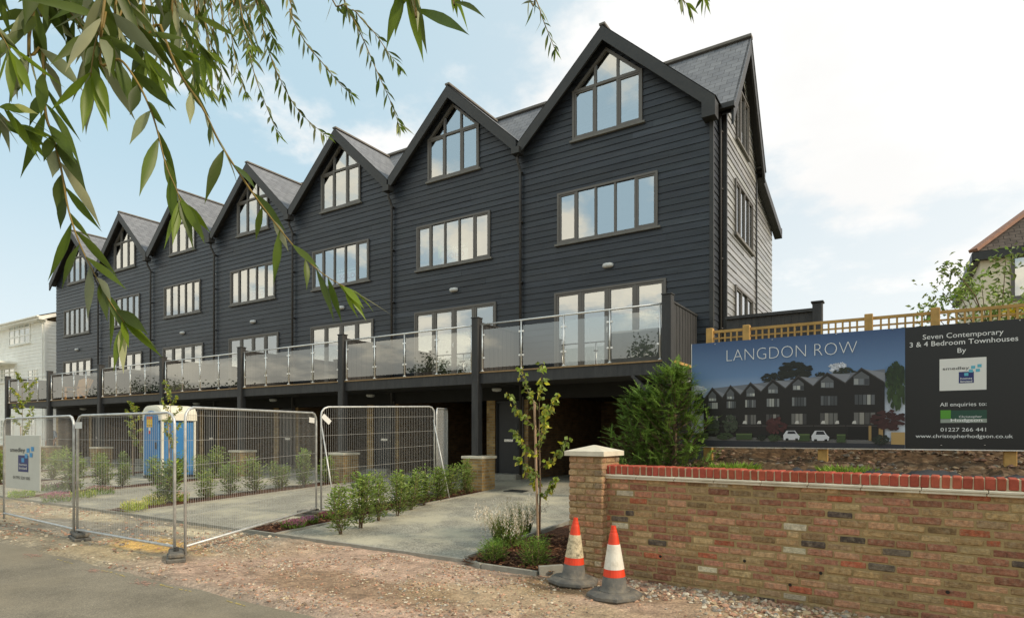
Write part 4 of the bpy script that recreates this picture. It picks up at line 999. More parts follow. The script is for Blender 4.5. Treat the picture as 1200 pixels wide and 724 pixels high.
# ================================================================== neighbours
t = thing('cream_house', 'cream rendered house with grey hipped roof and terracotta hip tiles, at the right edge', 'house', (10, 14, .4))
cx0, cy0, cx1, cy1 = 5.98, 10.2, 15.5, 18.5; ez = 7.55; rz_ = 11.6
w_ = MB(); w_.box(cx0, cy0, .2, cx1, cy1, ez); w_.build('wall', M['render'], t)
r_ = MB(); o = .20; a = (cx0 - o, cy0 - o, ez); b = (cx1 + o, cy0 - o, ez); c = (cx1 + o, cy1 + o, ez); d = (cx0 - o, cy1 + o, ez); half = (cy1 - cy0) / 2 + o
r0, r1 = (cx0 - o + half, (cy0 + cy1) / 2, rz_), (cx1 + o - half, (cy0 + cy1) / 2, rz_)
roof_quad(r_, a, b, r1, r0); roof_quad(r_, c, d, r0, r1)
for p, q, s in ((d, a, r0), (b, c, r1)):
    P, Q, S = map(Vector, (p, q, s)); r_.add([p, q, s], [(0, 1, 2)]); w2 = (Q - P).length; r_.uv[len(r_.f) - 1] = [(0, 0), (w2, 0), (w2 / 2, (S - (P + Q) / 2).length)]
rr = r_.build('roof', M['greytile'], t)
h_ = MB(); h_.bar(Vector(a) + Vector((0, 0, .04)), Vector(r0) + Vector((0, 0, .06)), .30, .10); h_.bar(Vector(d) + Vector((0, 0, .04)), Vector(r0) + Vector((0, 0, .06)), .30, .10); h_.bar(r0, r1, .28, .12); h_.build('hip_tiles', M['redridge'], rr)
g_ = MB(); g_.box(cx0 - o, cy0 - o - .03, ez - .28, cx1 + o, cy0 - .001, ez - .02); g_.box(cx0 - o - .03, cy0 - o, ez - .28, cx0 - .001, cy1 + o, ez - .02); g_.build('fascia', M['trim'], t)
p = on_y(1186, 348, cy0)
window(t, 'window', p.x, p.x + 1.5, p.z - .05, p.z + 1.35, 2, y=cy0)

t = thing('white_house', 'white weatherboarded house with brown tiled roof at the left edge of the photo', 'house', (-43, 2, .35))
WX, WY = -39.0, 1.0
w_ = MB(); boards(w_, lambda z: (WX - 12, WX), [rect_hole(*q) for q in ()], .3, 8.35, y=WY, ex=.2); boards(w_, lambda z: (WY, WY + 7), [], .3, 8.35, y=WX, axis='y', ex=.2)
w_.c = [(c[0] ** .15, c[0] ** .15, c[0] ** .15) for c in w_.c]
w_.build('weatherboarding', M['weatherwhite'], t)
c_ = MB(); c_.box(WX - .08, WY - .06, .3, WX + .05, WY + .06, 8.4); c_.box(WX - 12.4, WY - .42, 8.36, WX + .25, WY - .30, 8.56); c_.box(WX - 12.4, WY - .30, 8.36, WX + .25, WY, 8.40); c_.bar((WX + .2, WY - .3, 8.46), (WX + .2, WY + 3.6, 9.9), .06, .2); c_.build('fascia', M['weatherwhite'], t)
r_ = MB(); roof_quad(r_, (WX - 12.5, WY - .42, 8.58), (WX + .3, WY - .42, 8.58), (WX + .3, WY + 3.6, 10.1), (WX - 12.5, WY + 3.6, 10.1)); roof_quad(r_, (WX + .3, WY + 7.4, 8.6), (WX - 12.5, WY + 7.4, 8.6), (WX - 12.5, WY + 3.6, 10.1), (WX + .3, WY + 3.6, 10.1))
rr = r_.build('roof', M['tile'], t)
c_ = MB(); c_.add([(WX - 2.6, WY + 1.9, 9.6), (WX + .1, WY + 1.9, 9.6), (WX + .1, WY + 3.4, 10.16), (WX - 2.6, WY + 3.4, 10.16)], [(0, 1, 2, 3)]); c_.build('solar_panel', M['teal'], rr)
gt = MB(); gt.tube([(WX - 12.4, WY - .48, 8.52), (WX + .3, WY - .48, 8.52)], .06, 8); gt.tube([(WX - .2, WY - .46, 8.5), (WX - .12, WY - .1, 8.1), (WX - .12, WY - .1, .4)], .04, 8); gt.build('gutter', M['weatherwhite'], t)
M['wpane'] = M['pane']
def wwin(px0, py0, px1, py1, n):
    p, q = on_y(px0, py1, WY), on_y(px1, py0, WY); fr = MB(); x0, x1, z0, z1 = p.x, q.x, p.z, on_y(px0, py0, WY).z
    for a in range(n + 1): xx = x0 + (x1 - x0) * a / n; fr.box(xx - .04, WY - .07, z0, xx + .04, WY - .0, z1)
    for zz in (z0, z0 + (z1 - z0) * .33, z0 + (z1 - z0) * .66, z1): fr.box(x0 - .06, WY - .066, zz - .035, x1 + .06, WY - .001, zz + .035)
    fr.box(x0 - .14, WY - .12, z0 - .1, x1 + .14, WY, z0 - .036)
    f = fr.build('window', M['weatherwhite'], t)
    pn = MB(); pn.quad((x0, WY - .045, z0), (x1, WY - .045, z0), (x1, WY - .045, z1), (x0, WY - .045, z1)); pn.build('pane', M['balglass'] if False else M['pane'], f)
wwin(12, 380, 36, 405, 4); wwin(34, 434, 44, 446, 2); wwin(34, 490, 42, 510, 2); wwin(0, 433, 18, 448, 3); wwin(2, 492, 16, 512, 2)
cn = MB(); p, q = on_y(-20, 430, WY), on_y(20, 430, WY); cn.box(p.x, WY - 1.2, p.z - .12, q.x, WY - .01, p.z); 
for xx in (p.x + .1, q.x - .1): cn.box(xx - .06, WY - 1.15, .3, xx + .06, WY - 1.03, p.z - .121)
cn.build('porch', M['weatherwhite'], t)
# ================================================================== temporary mesh fence
def fence_panel(label, A, B, zA, zB, H=2.0, stay=None, tags=()):
    A = Vector((A[0], A[1], zA)); B = Vector((B[0], B[1], zB)); d = B - A; L_ = Vector((d.x, d.y)).length; sl = d.z / L_
    t = thing('temporary_fence', label, 'fence panel', A, atan2(d.y, d.x), 'galvanised temporary fence panels')
    z = lambda x, h: sl * x + h
    r = .0185; f = MB(); c = .16
    f.tube([(.02, 0, .05), (.02, 0, z(.02, H - c)), (.035, 0, z(.03, H - c * .55)), (.02 + c * .45, 0, z(.05, H - .025)), (.02 + c, 0, z(c, H)), (L_ - .02 - c, 0, z(L_ - c, H)), (L_ - .02 - c * .45, 0, z(L_, H - .025)), (L_ - .035, 0, z(L_, H - c * .55)), (L_ - .02, 0, z(L_, H - c)), (L_ - .02, 0, z(L_, .05))], r, 10)
    f.tube([(.02, 0, .16), (L_ - .02, 0, z(L_, .16))], r, 10)
    f.build('tube_frame', M['galv'], t, local=True, smooth=True)
    w_ = MB(); n = int((L_ - .08) / .048); q = .0016
    for i in range(1, n):
        x = .04 + (L_ - .08) * i / n; w_.bar((x, .004, z(x, .17)), (x, .004, z(x, H - .01)), q * 1.6, q * 1.6, up=(0, 1, 0))
    for k in range(6):
        h = .22 + k * .335; w_.bar((.03, -.002, z(0, h)), (L_ - .03, -.002, z(L_, h)), q * 2.2, q * 2.2)
    w_.build('wire_mesh', M['wire'], t, local=True)
    if stay is not None:
        for sx in stay:
            s = MB(); x = sx; s.tube([(x, .02, z(x, H - .30)), (x - .05, -.55, z(x, .05))], .014, 8); s.build('back_stay', M['galv'], t, local=True, smooth=True)
    for x, h, rot in tags:
        g = MB(); u = Vector((cos(rot), 0, sin(rot))); v = Vector((-sin(rot), 0, cos(rot))); p = Vector((x, -.025, z(x, h)))
        g.quad(p - u * .11 - v * .05, p + u * .11 - v * .05, p + u * .11 + v * .05, p - u * .11 + v * .05); g.build('label_plate', M['white'], t, local=True)
    return t
J1 = (-4.28, -10.36); J2 = (-7.1, -10.39); J0 = (-10.5, -10.2); J3 = (-5.78, -6.83); J4 = (-5.38, -3.75); J5 = (-6.75, -1.55)
fence_panel('temporary mesh fence panel carrying the white builder sign, at the left edge of the photo', J0, (J2[0] - .05, J2[1]), .0, .0, 1.93)
fence_panel('temporary mesh fence panel along the road between two rubber feet, right of the builder sign', (J2[0] + .03, J2[1]), (J1[0] - .05, J1[1]), 0, 0, 1.93, tags=((.12, 1.78, 0),))
fence_panel('temporary mesh fence panel slanting back from the road corner over the driveway', (J1[0] + .05, J1[1] + .06), J3, 0, .05, 2.0, stay=None, tags=((3.55, 1.86, -.05),))
fence_panel('temporary mesh fence panel standing behind the near row of laurel shrubs', (J3[0] + .01, J3[1] + .08), J4, .05, .16, 2.12, stay=(.03, 3.0), tags=((.12, 1.88, -.7),))
fence_panel('temporary mesh fence panel seen almost edge on beside the dark car bay', (J4[0] + .0, J4[1] + .06), J5, .16, .25, 2.08)
def block(name_loc, z, rz, label, s=1.0):
    t = thing('ballast_block', label, 'fence foot', (name_loc[0], name_loc[1], z), rz, 'rubber feet of the temporary fence')
    b = MB(); b.cbox(-.34 * s, -.11, 0, .34 * s, .11, .055, .012); b.cbox(-.31 * s, -.09, .056, .31 * s, .09, .125, .02)
    b.build('rubber_block', M['rubber'], t, local=True)
    for x in (-.06, .06): c = MB(); c.lathe([(.032, 0), (.032, .03)], 10, (x, 0, .126)); c.build('socket', M['trim'], t, local=True)
    return t
block((J1[0], J1[1] - .02), -.005, -.5, 'dusty fence foot under the road corner where two mesh panels meet', .8)
block((J2[0], J2[1] + .05), -.005, -.25, 'dark fence foot by the road under the joint right of the builder sign', .9)
block((J3[0] + .0, J3[1] - .05), .05, .25, 'fence foot on the driveway beside the pink heather clump', 1.15)
block((J4[0], J4[1]), .165, .3, 'fence foot behind the laurel shrubs near the dark car bay', 1.0)

# white builder sign tied to the leftmost panel
PY = -10.37
a, b_ = on_y(6.5, 572, PY), on_y(46.5, 572, PY); zt_, zb_ = on_y(26, 510, PY).z, on_y(26, 573, PY).z
t = thing('builder_sign', 'white site sign with blue squares logo tied to the leftmost fence panel', 'sign', ((a.x + b_.x) / 2, PY, zb_))
s = MB(); s.cbox(a.x, PY, zb_, b_.x, PY + .018, zt_, .002); s.build('panel', M['signgrey'], t)
W_, H_ = b_.x - a.x, zt_ - zb_
U = lambda u: a.x + W_ * (u - 63) / (414 - 63)
V = lambda v: zt_ - H_ * (v - 93) / (650 - 93)
lg = MB(); lg.quad((U(200), PY - .003, V(468)), (U(304), PY - .003, V(468)), (U(304), PY - .003, V(298)), (U(200), PY - .003, V(298)), col=lin(36, 46, 108))
for u, v in ((236, 370), (270, 326), (288, 268), (318, 314), (332, 252)): lg.quad((U(u), PY - .005, V(v)), (U(u + 28), PY - .005, V(v)), (U(u + 28), PY - .005, V(v - 44)), (U(u), PY - .005, V(v - 44)), col=lin(62, 150, 206))
lg.build('builder_logo', M['print'], t)
for tx, u0, u1, v, h, m in (('smedley', 116, 272, 264, 44, 'letterdark'), ('homes', 212, 292, 404, 24, 'signwhite'), ('limited', 212, 292, 444, 30, 'signwhite'), ('01795 520 505', 150, 320, 546, 30, 'letterdark')):
    vs, fs = text_mesh(tx, U(u0), U(u1), 0, H_ * h / 557, .004, PY - .007); put_text(vs, fs, 'lettering', M[m], t, V(v))

# ================================================================== traffic cones
def cone(label, loc, rz, tilt, old):
    t = thing('traffic_cone', label, 'traffic cone', loc, rz, 'traffic cones by the brick pier'); t.rotation_euler = (tilt[0], tilt[1], rz)
    b = MB(); n = 8
    b.lathe([(.275, 0), (.285, .012), (.28, .038), (.235, .062), (.165, .068)], 8, ang0=pi / 8); b.build('base', M['rubber'], t, local=True)
    R_ = lambda z: .135 - .105 * (z - .065) / .645
    def band(z0, z1, name, m, ex=0.0):
        q = MB(); k = 4; q.lathe([(R_(z0 + (z1 - z0) * i / k) + ex, z0 + (z1 - z0) * i / k) for i in range(k + 1)], 24); return q.build(name, m, t, local=True, smooth=False)
    q = MB(); q.lathe([(.165, .066), (.148, .075), (R_(.10), .10), (R_(.21), .21)], 24); q.build('skirt', M['rubber'], t, local=True, smooth=True)
    band(.21, .285, 'lower_band', M['orange'], .001)
    band(.285, .53, 'sleeve', M['oldsleeve'] if old else M['reflective'], .004)
    q = MB(); q.lathe([(R_(.53), .53), (R_(.62), .62), (R_(.64) - .002, .64), (R_(.64) - .006, .645), (R_(.67) - .004, .67), (R_(.67) - .008, .675), (.026, .70), (.024, .715), (.014, .715), (.012, .69)], 24); q.build('tip', M['orange'], t, local=True)
p = on_z(672, 683, 0); cone('scuffed traffic cone with torn dirty sleeve, the left one, leaning against the brick pier', (p.x, p.y, .01), .3, (0, .035, 0), True)
p = on_z(720, 699, 0); cone('cleaner traffic cone with white sleeve, the right one, standing in front of the wall', (p.x, p.y, .005), .1, (0, -.012, 0), False)

# ================================================================== portable toilet
def portaloo():
    c = on_z(191, 551, .16); x1, y0, z0 = -16.6, -4.05, .15
    S = 1.12; Ht = 2.14; x0, y1 = x1 - S, y0 + S
    t = thing('portable_toilet', 'blue portable toilet cabin with rounded white roof, standing on the driveway behind the fence', 'toilet', ((x0 + x1) / 2, (y0 + y1) / 2, z0))
    b = MB(); b.cbox(x0 + .03, y0 + .03, z0 + .08, x1 - .03, y1 - .03, z0 + Ht, .03)
    for i in range(7): yy = y0 + .14 + i * .14; b.cbox(x1 - .034, yy - .03, z0 + .2, x1 - .018, yy + .03, z0 + Ht - .3 if i not in (2, 3, 4) else z0 + 1.5, .006)
    b.build('cabin', M['blue'], t)
    q = MB(); q.cbox(x0 - .02, y0 - .02, z0, x1 + .02, y1 + .02, z0 + .10, .02); q.build('base', M['trim'], t)
    for cx in (x0 + .015, x1 - .015):
        for cy in (y0 + .015, y1 - .015): q = MB(); q.cbox(cx - .035, cy - .035, z0 + .10, cx + .035, cy + .035, z0 + Ht, .01); q.build('corner_post', M['roofwhite'], t)
    # domed roof: arched front
    q = MB(); n = 12; rows = []
    for j, yy in enumerate((y0 - .05, y0 - .03, y0 + .1, y1 - .1, y1 + .03, y1 + .05)):
        sc = (.93, 1, 1.03, 1.03, 1, .93)[j]; row = []
        for i in range(n + 1):
            a = pi * i / n; xx = (x0 + x1) / 2 - (S / 2 + .05) * sc * math.copysign(abs(cos(a)) ** .6, cos(a)); zz = z0 + Ht - .20 + .50 * sc * sin(a) ** .62 * (.86 if j in (0, 5) else 1); row.append((xx, yy, zz))
        rows.append(row)
    vs = [p for r in rows for p in r]; m = n + 1
    q.add(vs, [(j * m + i, (j + 1) * m + i, (j + 1) * m + i + 1, j * m + i + 1) for j in range(5) for i in range(n)] + [tuple(range(m)), tuple(range(5 * m + m - 1, 5 * m - 1, -1))]); q.build('roof', M['roofwhite'], t, smooth=False)
    d = MB(); pts = [(x0 + .10, z0 + .14), (x1 - .12, z0 + .14), (x1 - .12, z0 + 1.98)] + [((x0 + x1) / 2 - .01 + (S / 2 - .11) * cos(a), z0 + 1.98 + .28 * sin(a)) for a in [pi * i / 10 for i in range(1, 10)]] + [(x0 + .10, z0 + 1.98)]
    k = len(pts); d.add([(x, y0 - .062, z) for x, z in pts] + [(x, y0 + .04, z) for x, z in pts], [tuple(range(k))] + [(i, (i + 1) % k, k + (i + 1) % k, k + i) for i in range(k)]); do = d.build('door', M['blue'], t)
    q = MB(); q.cbox(x1 - .26, y0 - .095, z0 + 1.0, x1 - .20, y0 - .063, z0 + 1.22, .006); q.build('handle', M['trim'], do)
    q = MB(); q.quad((x0 + .28, y0 - .066, z0 + 1.72), (x0 + .66, y0 - .066, z0 + 1.72), (x0 + .66, y0 - .066, z0 + 1.98), (x0 + .28, y0 - .066, z0 + 1.98), col=lin(235, 190, 40)); q.quad((x0 + .28, y0 - .066, z0 + 1.985), (x0 + .66, y0 - .066, z0 + 1.985), (x0 + .66, y0 - .066, z0 + 2.07), (x0 + .28, y0 - .066, z0 + 2.07), col=lin(220, 110, 40))
    for i in range(4): q.quad((x0 + .32 + i * .08, y0 - .069, z0 + 1.76), (x0 + .37 + i * .08, y0 - .069, z0 + 1.76), (x0 + .37 + i * .08, y0 - .069, z0 + 1.79), (x0 + .32 + i * .08, y0 - .069, z0 + 1.79), col=lin(60, 50, 40))
    q.quad((x0 + .40, y0 - .066, z0 + 1.5), (x0 + .54, y0 - .066, z0 + 1.5), (x0 + .54, y0 - .066, z0 + 1.71), (x0 + .40, y0 - .066, z0 + 1.71), col=lin(230, 226, 220)); q.quad((x0 + .42, y0 - .069, z0 + 1.5), (x0 + .53, y0 - .069, z0 + 1.5), (x0 + .53, y0 - .069, z0 + 1.6), (x0 + .42, y0 - .069, z0 + 1.6), col=lin(200, 50, 40))
    q.build('notice', M['print'], do)
portaloo()

# ================================================================== a man under the far balcony
def skin_body(name, verts, edges, radii, mat_, parent, root=0, sub=1):
    me = bpy.data.meshes.new(name); me.from_pydata(verts, edges, []); o = bpy.data.objects.new(name, me); COL.objects.link(o)
    sk = o.modifiers.new('s', 'SKIN'); sk.use_smooth_shade = True
    for i, r in enumerate(radii): me.skin_vertices[0].data[i].radius = (r if isinstance(r, tuple) else (r, r)); me.skin_vertices[0].data[i].use_root = (i == root)
    sb = o.modifiers.new('d', 'SUBSURF'); sb.levels = sb.render_levels = sub
    bpy.context.view_layer.update()
    m2 = bpy.data.meshes.new_from_object(o.evaluated_get(bpy.context.evaluated_depsgraph_get())); m2.materials.clear(); m2.materials.append(mat_)
    o.modifiers.clear(); o.data = m2; o.parent = parent; return o
def person():
    t = thing('person', 'person in a pale blue shirt and dark trousers standing in shade under the leftmost balcony', 'person', (-33.1, -.9, gz(-.9)), .5)
    V_ = [(0, 0, .96), (0, 0, 1.12), (0, .01, 1.34), (0, .0, 1.48), (0, -.01, 1.56), (0, -.02, 1.66), (0, -.02, 1.75),
          (.10, 0, .90), (.11, -.02, .50), (.115, .03, .09), (.12, -.12, .04), (-.10, 0, .90), (-.11, -.01, .50), (-.12, .04, .09), (-.13, -.11, .04),
          (.19, 0, 1.42), (.24, .02, 1.14), (.22, -.10, .90), (.215, -.13, .80), (-.19, 0, 1.42), (-.24, .02, 1.14), (-.22, -.10, .90), (-.215, -.13, .80)]
    E = [(0, 1), (1, 2), (2, 3), (3, 4), (4, 5), (5, 6), (0, 7), (7, 8), (8, 9), (9, 10), (0, 11), (11, 12), (12, 13), (13, 14), (3, 15), (15, 16), (16, 17), (17, 18), (3, 19), (19, 20), (20, 21), (21, 22)]
    r = [.14, .13, (.16, .11), .09, .055, .085, .08, .09, .065, .045, .035, .09, .065, .045, .035, .055, .045, .036, .032, .055, .045, .036, .032]
    skin_body('body', V_, E, r, M['skin'], t)
    for s in (-1, 1):
        bx, by, bz = s * .215, -.13, .80
        for k, (dx, dz) in enumerate(((-.022, -.075), (-.008, -.088), (.008, -.085), (.022, -.07))): skin_body('finger', [(bx + dx * .6, by, bz), (bx + dx, by - .01, bz + dz * .6), (bx + dx, by + .01, bz + dz)], [(0, 1), (1, 2)], [.010, .009, .007], M['skin'], t)
        skin_body('thumb', [(bx - s * .01, by - .015, bz + .03), (bx - s * .02, by - .045, bz - .02), (bx - s * .02, by - .05, bz - .045)], [(0, 1), (1, 2)], [.011, .010, .008], M['skin'], t)
    skin_body('shirt', [V_[i] for i in (0, 1, 2, 3)] + [V_[15], V_[16], V_[19], V_[20]], [(0, 1), (1, 2), (2, 3), (3, 4), (4, 5), (3, 6), (6, 7)], [.150, .146, (.178, .128), .10, .074, .062, .074, .062], M['shirt'], t)
    skin_body('trousers', [(0, 0, 1.0), (0, 0, .93)] + [V_[i] for i in (7, 8, 9, 11, 12, 13)], [(0, 1), (1, 2), (2, 3), (3, 4), (1, 5), (5, 6), (6, 7)], [.148, .15, .105, .082, .066, .105, .082, .066], M['trouser'], t)
    skin_body('hair', [(0, .01, 1.69), (0, .0, 1.775)], [(0, 1)], [.088, .07], M['hair'], t)
    f = MB(); f.lathe([(.012, 0), (.012, .01)], 6, (0, -.11, 1.66))
    for x in (-.03, .03): f.lathe([(.011, 0), (.011, .012)], 8, (x, -.105, 1.69))
    f.build('face', M['hair'], t, local=True)
person()

# slatted wooden garden chair on the far balcony
t = thing('garden_chair', 'slatted pine garden chair on a balcony behind the glass, above the far brick piers', 'chair', (-29.0, -1.45, DZ), .5)
q = MB()
for i in range(7): x = -.30 + i * .10; q.bar((x * .8, .30, .32), (x * 1.05, .62, 1.02 + .06 * (3 - abs(i - 3)) * .6), .088, .022)
q.build('backrest', M['adirondack'], t, local=True)
q = MB()
for i in range(5): y = -.28 + i * .13; q.box(-.30, y, .40 - .03 * i, .30, y + .11, .422 - .03 * i)
q.build('seat', M['adirondack'], t, local=True)
for s in (-1, 1):
    q = MB(); q.box(s * .34 - .07, -.36, .60, s * .34 + .07, .42, .622); q.build('arm', M['adirondack'], t, local=True)
    q = MB(); q.bar((s * .31, -.28, 0), (s * .31, -.28, .6), .03, .10); q.build('leg', M['adirondack'], t, local=True)
    q = MB(); q.bar((s * .31, .48, 0), (s * .31, -.3, .40), .03, .10); q.build('leg', M['adirondack'], t, local=True)
# grey cover over furniture on the nearest balcony
t = thing('furniture_cover', 'grey fitted cover over garden furniture on the nearest balcony, behind the right glass pane', 'cover', (-1.45, -1.1, DZ))
q = MB(); vs = []
n = 10
xs = [-2.05, -2.03, -1.9, -1.2, -.72, -.62, -.60]
for j, y in enumerate((-1.62, -1.60, -1.5, -.7, -.6, -.58)):
    for i, x in enumerate(xs):
        edge = i in (0, len(xs) - 1) or j in (0, 5); vs.append((x + ru(-.01, .01), y + ru(-.01, .01), DZ + (.03 if edge else (.74 if i in (1, 5) or j in (1, 4) else .80) + ru(-.015, .015))))
m = len(xs); q.add(vs, [(j * m + i, j * m + i + 1, (j + 1) * m + i + 1, (j + 1) * m + i) for j in range(5) for i in range(m - 1)]); q.build('fabric_cover', mat('grey_cover_fabric', lin(120, 120, 118), .8, var=.15, vscale=5), t)

# ================================================================== planting
def leaf(mb, p, d, L_, W_, up=None, c=(1, 1, 1), fold=.25):
    d = d.normalized(); u = up or Vector((ru(-1, 1), ru(-1, 1), ru(-.3, 1)))
    s = d.cross(u)
    if s.length < 1e-3: s = Vector((1, 0, 0))
    s.normalize(); nn = s.cross(d)
    a = p; tip = p + d * L_ - nn * (L_ * .12); m1 = p + d * L_ * .45 + s * W_ / 2 + nn * W_ * fold; m2 = p + d * L_ * .45 - s * W_ / 2 + nn * W_ * fold
    mb.add([a, m1, tip, m2], [(0, 1, 2), (0, 2, 3)], 0, c)
def shrub_meshes(h, w_, n, L_, W_, seed, stems=6, cv=(.5, 1.3), tint=(1, 1, 1)):
    random.seed(seed); lv = MB(); st = MB()
    for s in range(stems):
        a = ru(0, 2 * pi); r_ = w_ * ru(.05, .42); top = Vector((r_ * cos(a), r_ * sin(a), h * ru(.7, 1.02)))
        b = Vector((ru(-.03, .03), ru(-.03, .03), 0)); mid = b.lerp(top, .5) + Vector((cos(a), sin(a), 0)) * w_ * .08
        st.tube([b, mid, top], [.009, .006, .003], 5)
        for k in range(n // stems):
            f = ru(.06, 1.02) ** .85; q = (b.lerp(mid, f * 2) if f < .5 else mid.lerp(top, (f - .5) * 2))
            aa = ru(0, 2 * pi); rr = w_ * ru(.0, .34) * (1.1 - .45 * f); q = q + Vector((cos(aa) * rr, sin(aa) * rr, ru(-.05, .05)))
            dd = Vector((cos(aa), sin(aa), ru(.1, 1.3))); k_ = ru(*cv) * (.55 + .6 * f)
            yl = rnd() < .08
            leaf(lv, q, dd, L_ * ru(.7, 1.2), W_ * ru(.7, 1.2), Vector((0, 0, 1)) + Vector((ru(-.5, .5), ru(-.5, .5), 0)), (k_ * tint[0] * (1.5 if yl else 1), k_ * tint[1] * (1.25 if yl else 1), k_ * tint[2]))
    return lv, st
PROTO = []
for i in range(5):
    lv, st = shrub_meshes(ru(.80, 1.0), ru(.50, .62), 760, .085, .036, 40 + i, stems=random.choice((6, 7, 8)))
    PROTO.append((lv, st))
random.seed(77)
ORD = ['first', 'second', 'third', 'fourth', 'fifth', 'sixth', 'seventh', 'eighth', 'ninth']
BEDN = ['nearest laurel row', 'second laurel row from the right', 'third laurel row from the right', 'fourth laurel row from the right', 'fifth laurel row from the right', 'farthest laurel row']
cache = {}
def put_shrub(i, loc, rz, s, label, group, name='laurel_shrub', cat='shrub'):
    if i not in cache:
        t = thing(name, label, cat, loc, rz, group)
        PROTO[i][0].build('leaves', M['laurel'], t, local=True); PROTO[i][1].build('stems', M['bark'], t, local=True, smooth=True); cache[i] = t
    else:
        t = copy_tree(cache[i]); t.location = loc; t.rotation_euler.z = rz; tag(t, label, cat, group)
    t.scale = (s * ru(.8, 1.2), s * ru(.8, 1.2), s * ru(.86, 1.14)); t.rotation_euler.x = ru(-.08, .08); t.rotation_euler.y = ru(-.08, .08); return t
near = [(400, 604), (423, 601), (443, 598), (466, 592), (482, 588), (497, 582), (513, 577), (528, 573), (548, 574)]
for j, (px, py) in enumerate(near):
    q = on_z(px, py, .12); y = max(-8.0 + .62 * j + ru(-.06, .06), -8.3); x = on_y(px, 590, y).x
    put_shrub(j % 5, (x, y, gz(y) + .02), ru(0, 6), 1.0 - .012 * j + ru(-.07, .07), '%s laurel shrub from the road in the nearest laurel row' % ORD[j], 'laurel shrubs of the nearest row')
for b in range(1, 6):
    x0, x1 = BX[b]; n = 7 if b < 4 else 6
    for j in range(n):
        y = -7.3 + j * .74 + ru(-.15, .15); x = (x0 + x1) / 2 + ru(-.18, .22)
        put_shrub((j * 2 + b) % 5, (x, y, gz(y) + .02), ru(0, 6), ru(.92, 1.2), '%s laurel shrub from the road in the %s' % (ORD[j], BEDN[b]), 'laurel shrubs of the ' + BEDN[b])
# laurels behind the right-hand bed
for j, (x, y, s, lab) in enumerate(((.12, -5.95, 1.25, 'taller laurel shrub between the sapling and the brick pier'), (-.12, -6.5, .95, 'bushy laurel shrub just behind the sapling stake'), (.33, -6.7, 1.0, 'laurel shrub pressed against the left side of the gate pier'))):
    put_shrub(j + 1, (x, y, gz(y) + .02), ru(0, 6), s, lab, 'laurel shrubs by the gate pier')

# low flowering clumps
def clump(label, cat, p, h, w_, n, lc, fc, fn, group=None, name='flower_clump', fl=.035):
    random.seed(int(abs(p[0] * 1000 + p[1] * 77))); t = thing(name, label, cat, p, 0, group); lv = MB(); fl_ = MB()
    for i in range(n):
        a = ru(0, 2 * pi); r_ = w_ * sqrt(rnd()) * .55; q = Vector((r_ * cos(a), r_ * sin(a), h * ru(.0, .55))); k = ru(.5, 1.3)
        leaf(lv, q, Vector((cos(a) * ru(.2, .9), sin(a) * ru(.2, .9), ru(.5, 1.4))), ru(.05, .10), ru(.010, .02), None, (lc[0] * k, lc[1] * k, lc[2] * k))
    for i in range(fn):
        a = ru(0, 2 * pi); r_ = w_ * sqrt(rnd()) * .6; q = Vector((r_ * cos(a), r_ * sin(a), h * ru(.5, 1.0) * (1 - .4 * (r_ / w_)))); k = ru(.6, 1.15)
        leaf(fl_, q, Vector((ru(-.4, .4), ru(-.4, .4), 1)), fl * ru(.7, 1.3), fl * .5, None, (fc[0] * k, fc[1] * k, fc[2] * k))
    lv.build('leaves', M['laurel'], t, local=True)
    if fn: fl_.build('flowers', M['flower'], t, local=True)
    return t
HP = lin(170, 110, 130); HD = lin(128, 64, 84); CRm = lin(206, 200, 130); 
def gp(px, py): q = on_z(px, py, .03); return (q.x, q.y, gz(q.y) + .02)
clump('mauve heather clump at the road end of the nearest laurel row', 'heather', gp(345, 619), .15, .34, 420, (.8, .9, .7), HP, 420, 'heather clumps')
clump('mixed mauve heather clump beside the fence foot, left of the pink red one', 'heather', gp(362, 615), .14, .26, 300, (.8, .9, .7), lin(160, 104, 140), 260, 'heather clumps')
clump('pink red heather clump nearest the laurels', 'heather', gp(383, 611), .15, .26, 300, (.8, .9, .7), HD, 260, 'heather clumps')
clump('pale yellow variegated clump at the front of the second bed, leftmost of three', 'plant', gp(157, 599), .28, .42, 420, (2.0, 1.7, 1.2), CRm, 160, 'variegated clumps')
clump('pale yellow variegated clump in the middle of three on the second bed', 'plant', gp(181, 593), .28, .40, 420, (2.0, 1.7, 1.2), CRm, 160, 'variegated clumps')
clump('variegated clump with a few pink flowers, rightmost of three on the second bed', 'plant', gp(208, 590), .28, .40, 380, (1.8, 1.6, 1.1), lin(210, 150, 150), 90, 'variegated clumps')
clump('pink heather clump on the third bed, in front of the leftmost fence joint', 'heather', gp(66, 588), .26, .5, 420, (.8, .9, .7), HP, 380, 'far heather clumps')
clump('pink heather clump behind the leftmost fence joint', 'heather', gp(80, 576), .26, .5, 420, (.8, .9, .7), lin(176, 104, 132), 380, 'far heather clumps')
clump('dull mauve heather clump just right of the builder sign', 'heather', gp(53, 577), .28, .55, 420, (.8, .9, .7), lin(140, 100, 108), 220, 'far heather clumps')
clump('low bright green plant below the builder sign', 'plant', gp(25, 583), .26, .5, 460, (1.2, 1.3, .8), CRm, 20)
clump('low green plant right of the leftmost fence joint', 'plant', gp(97, 584), .26, .5, 440, (1.3, 1.2, .8), CRm, 40)
clump('dusky pink heather between the second and third beds, by the fence post', 'heather', gp(118, 581), .26, .55, 440, (.8, .9, .7), lin(150, 100, 106), 220, 'far heather clumps')

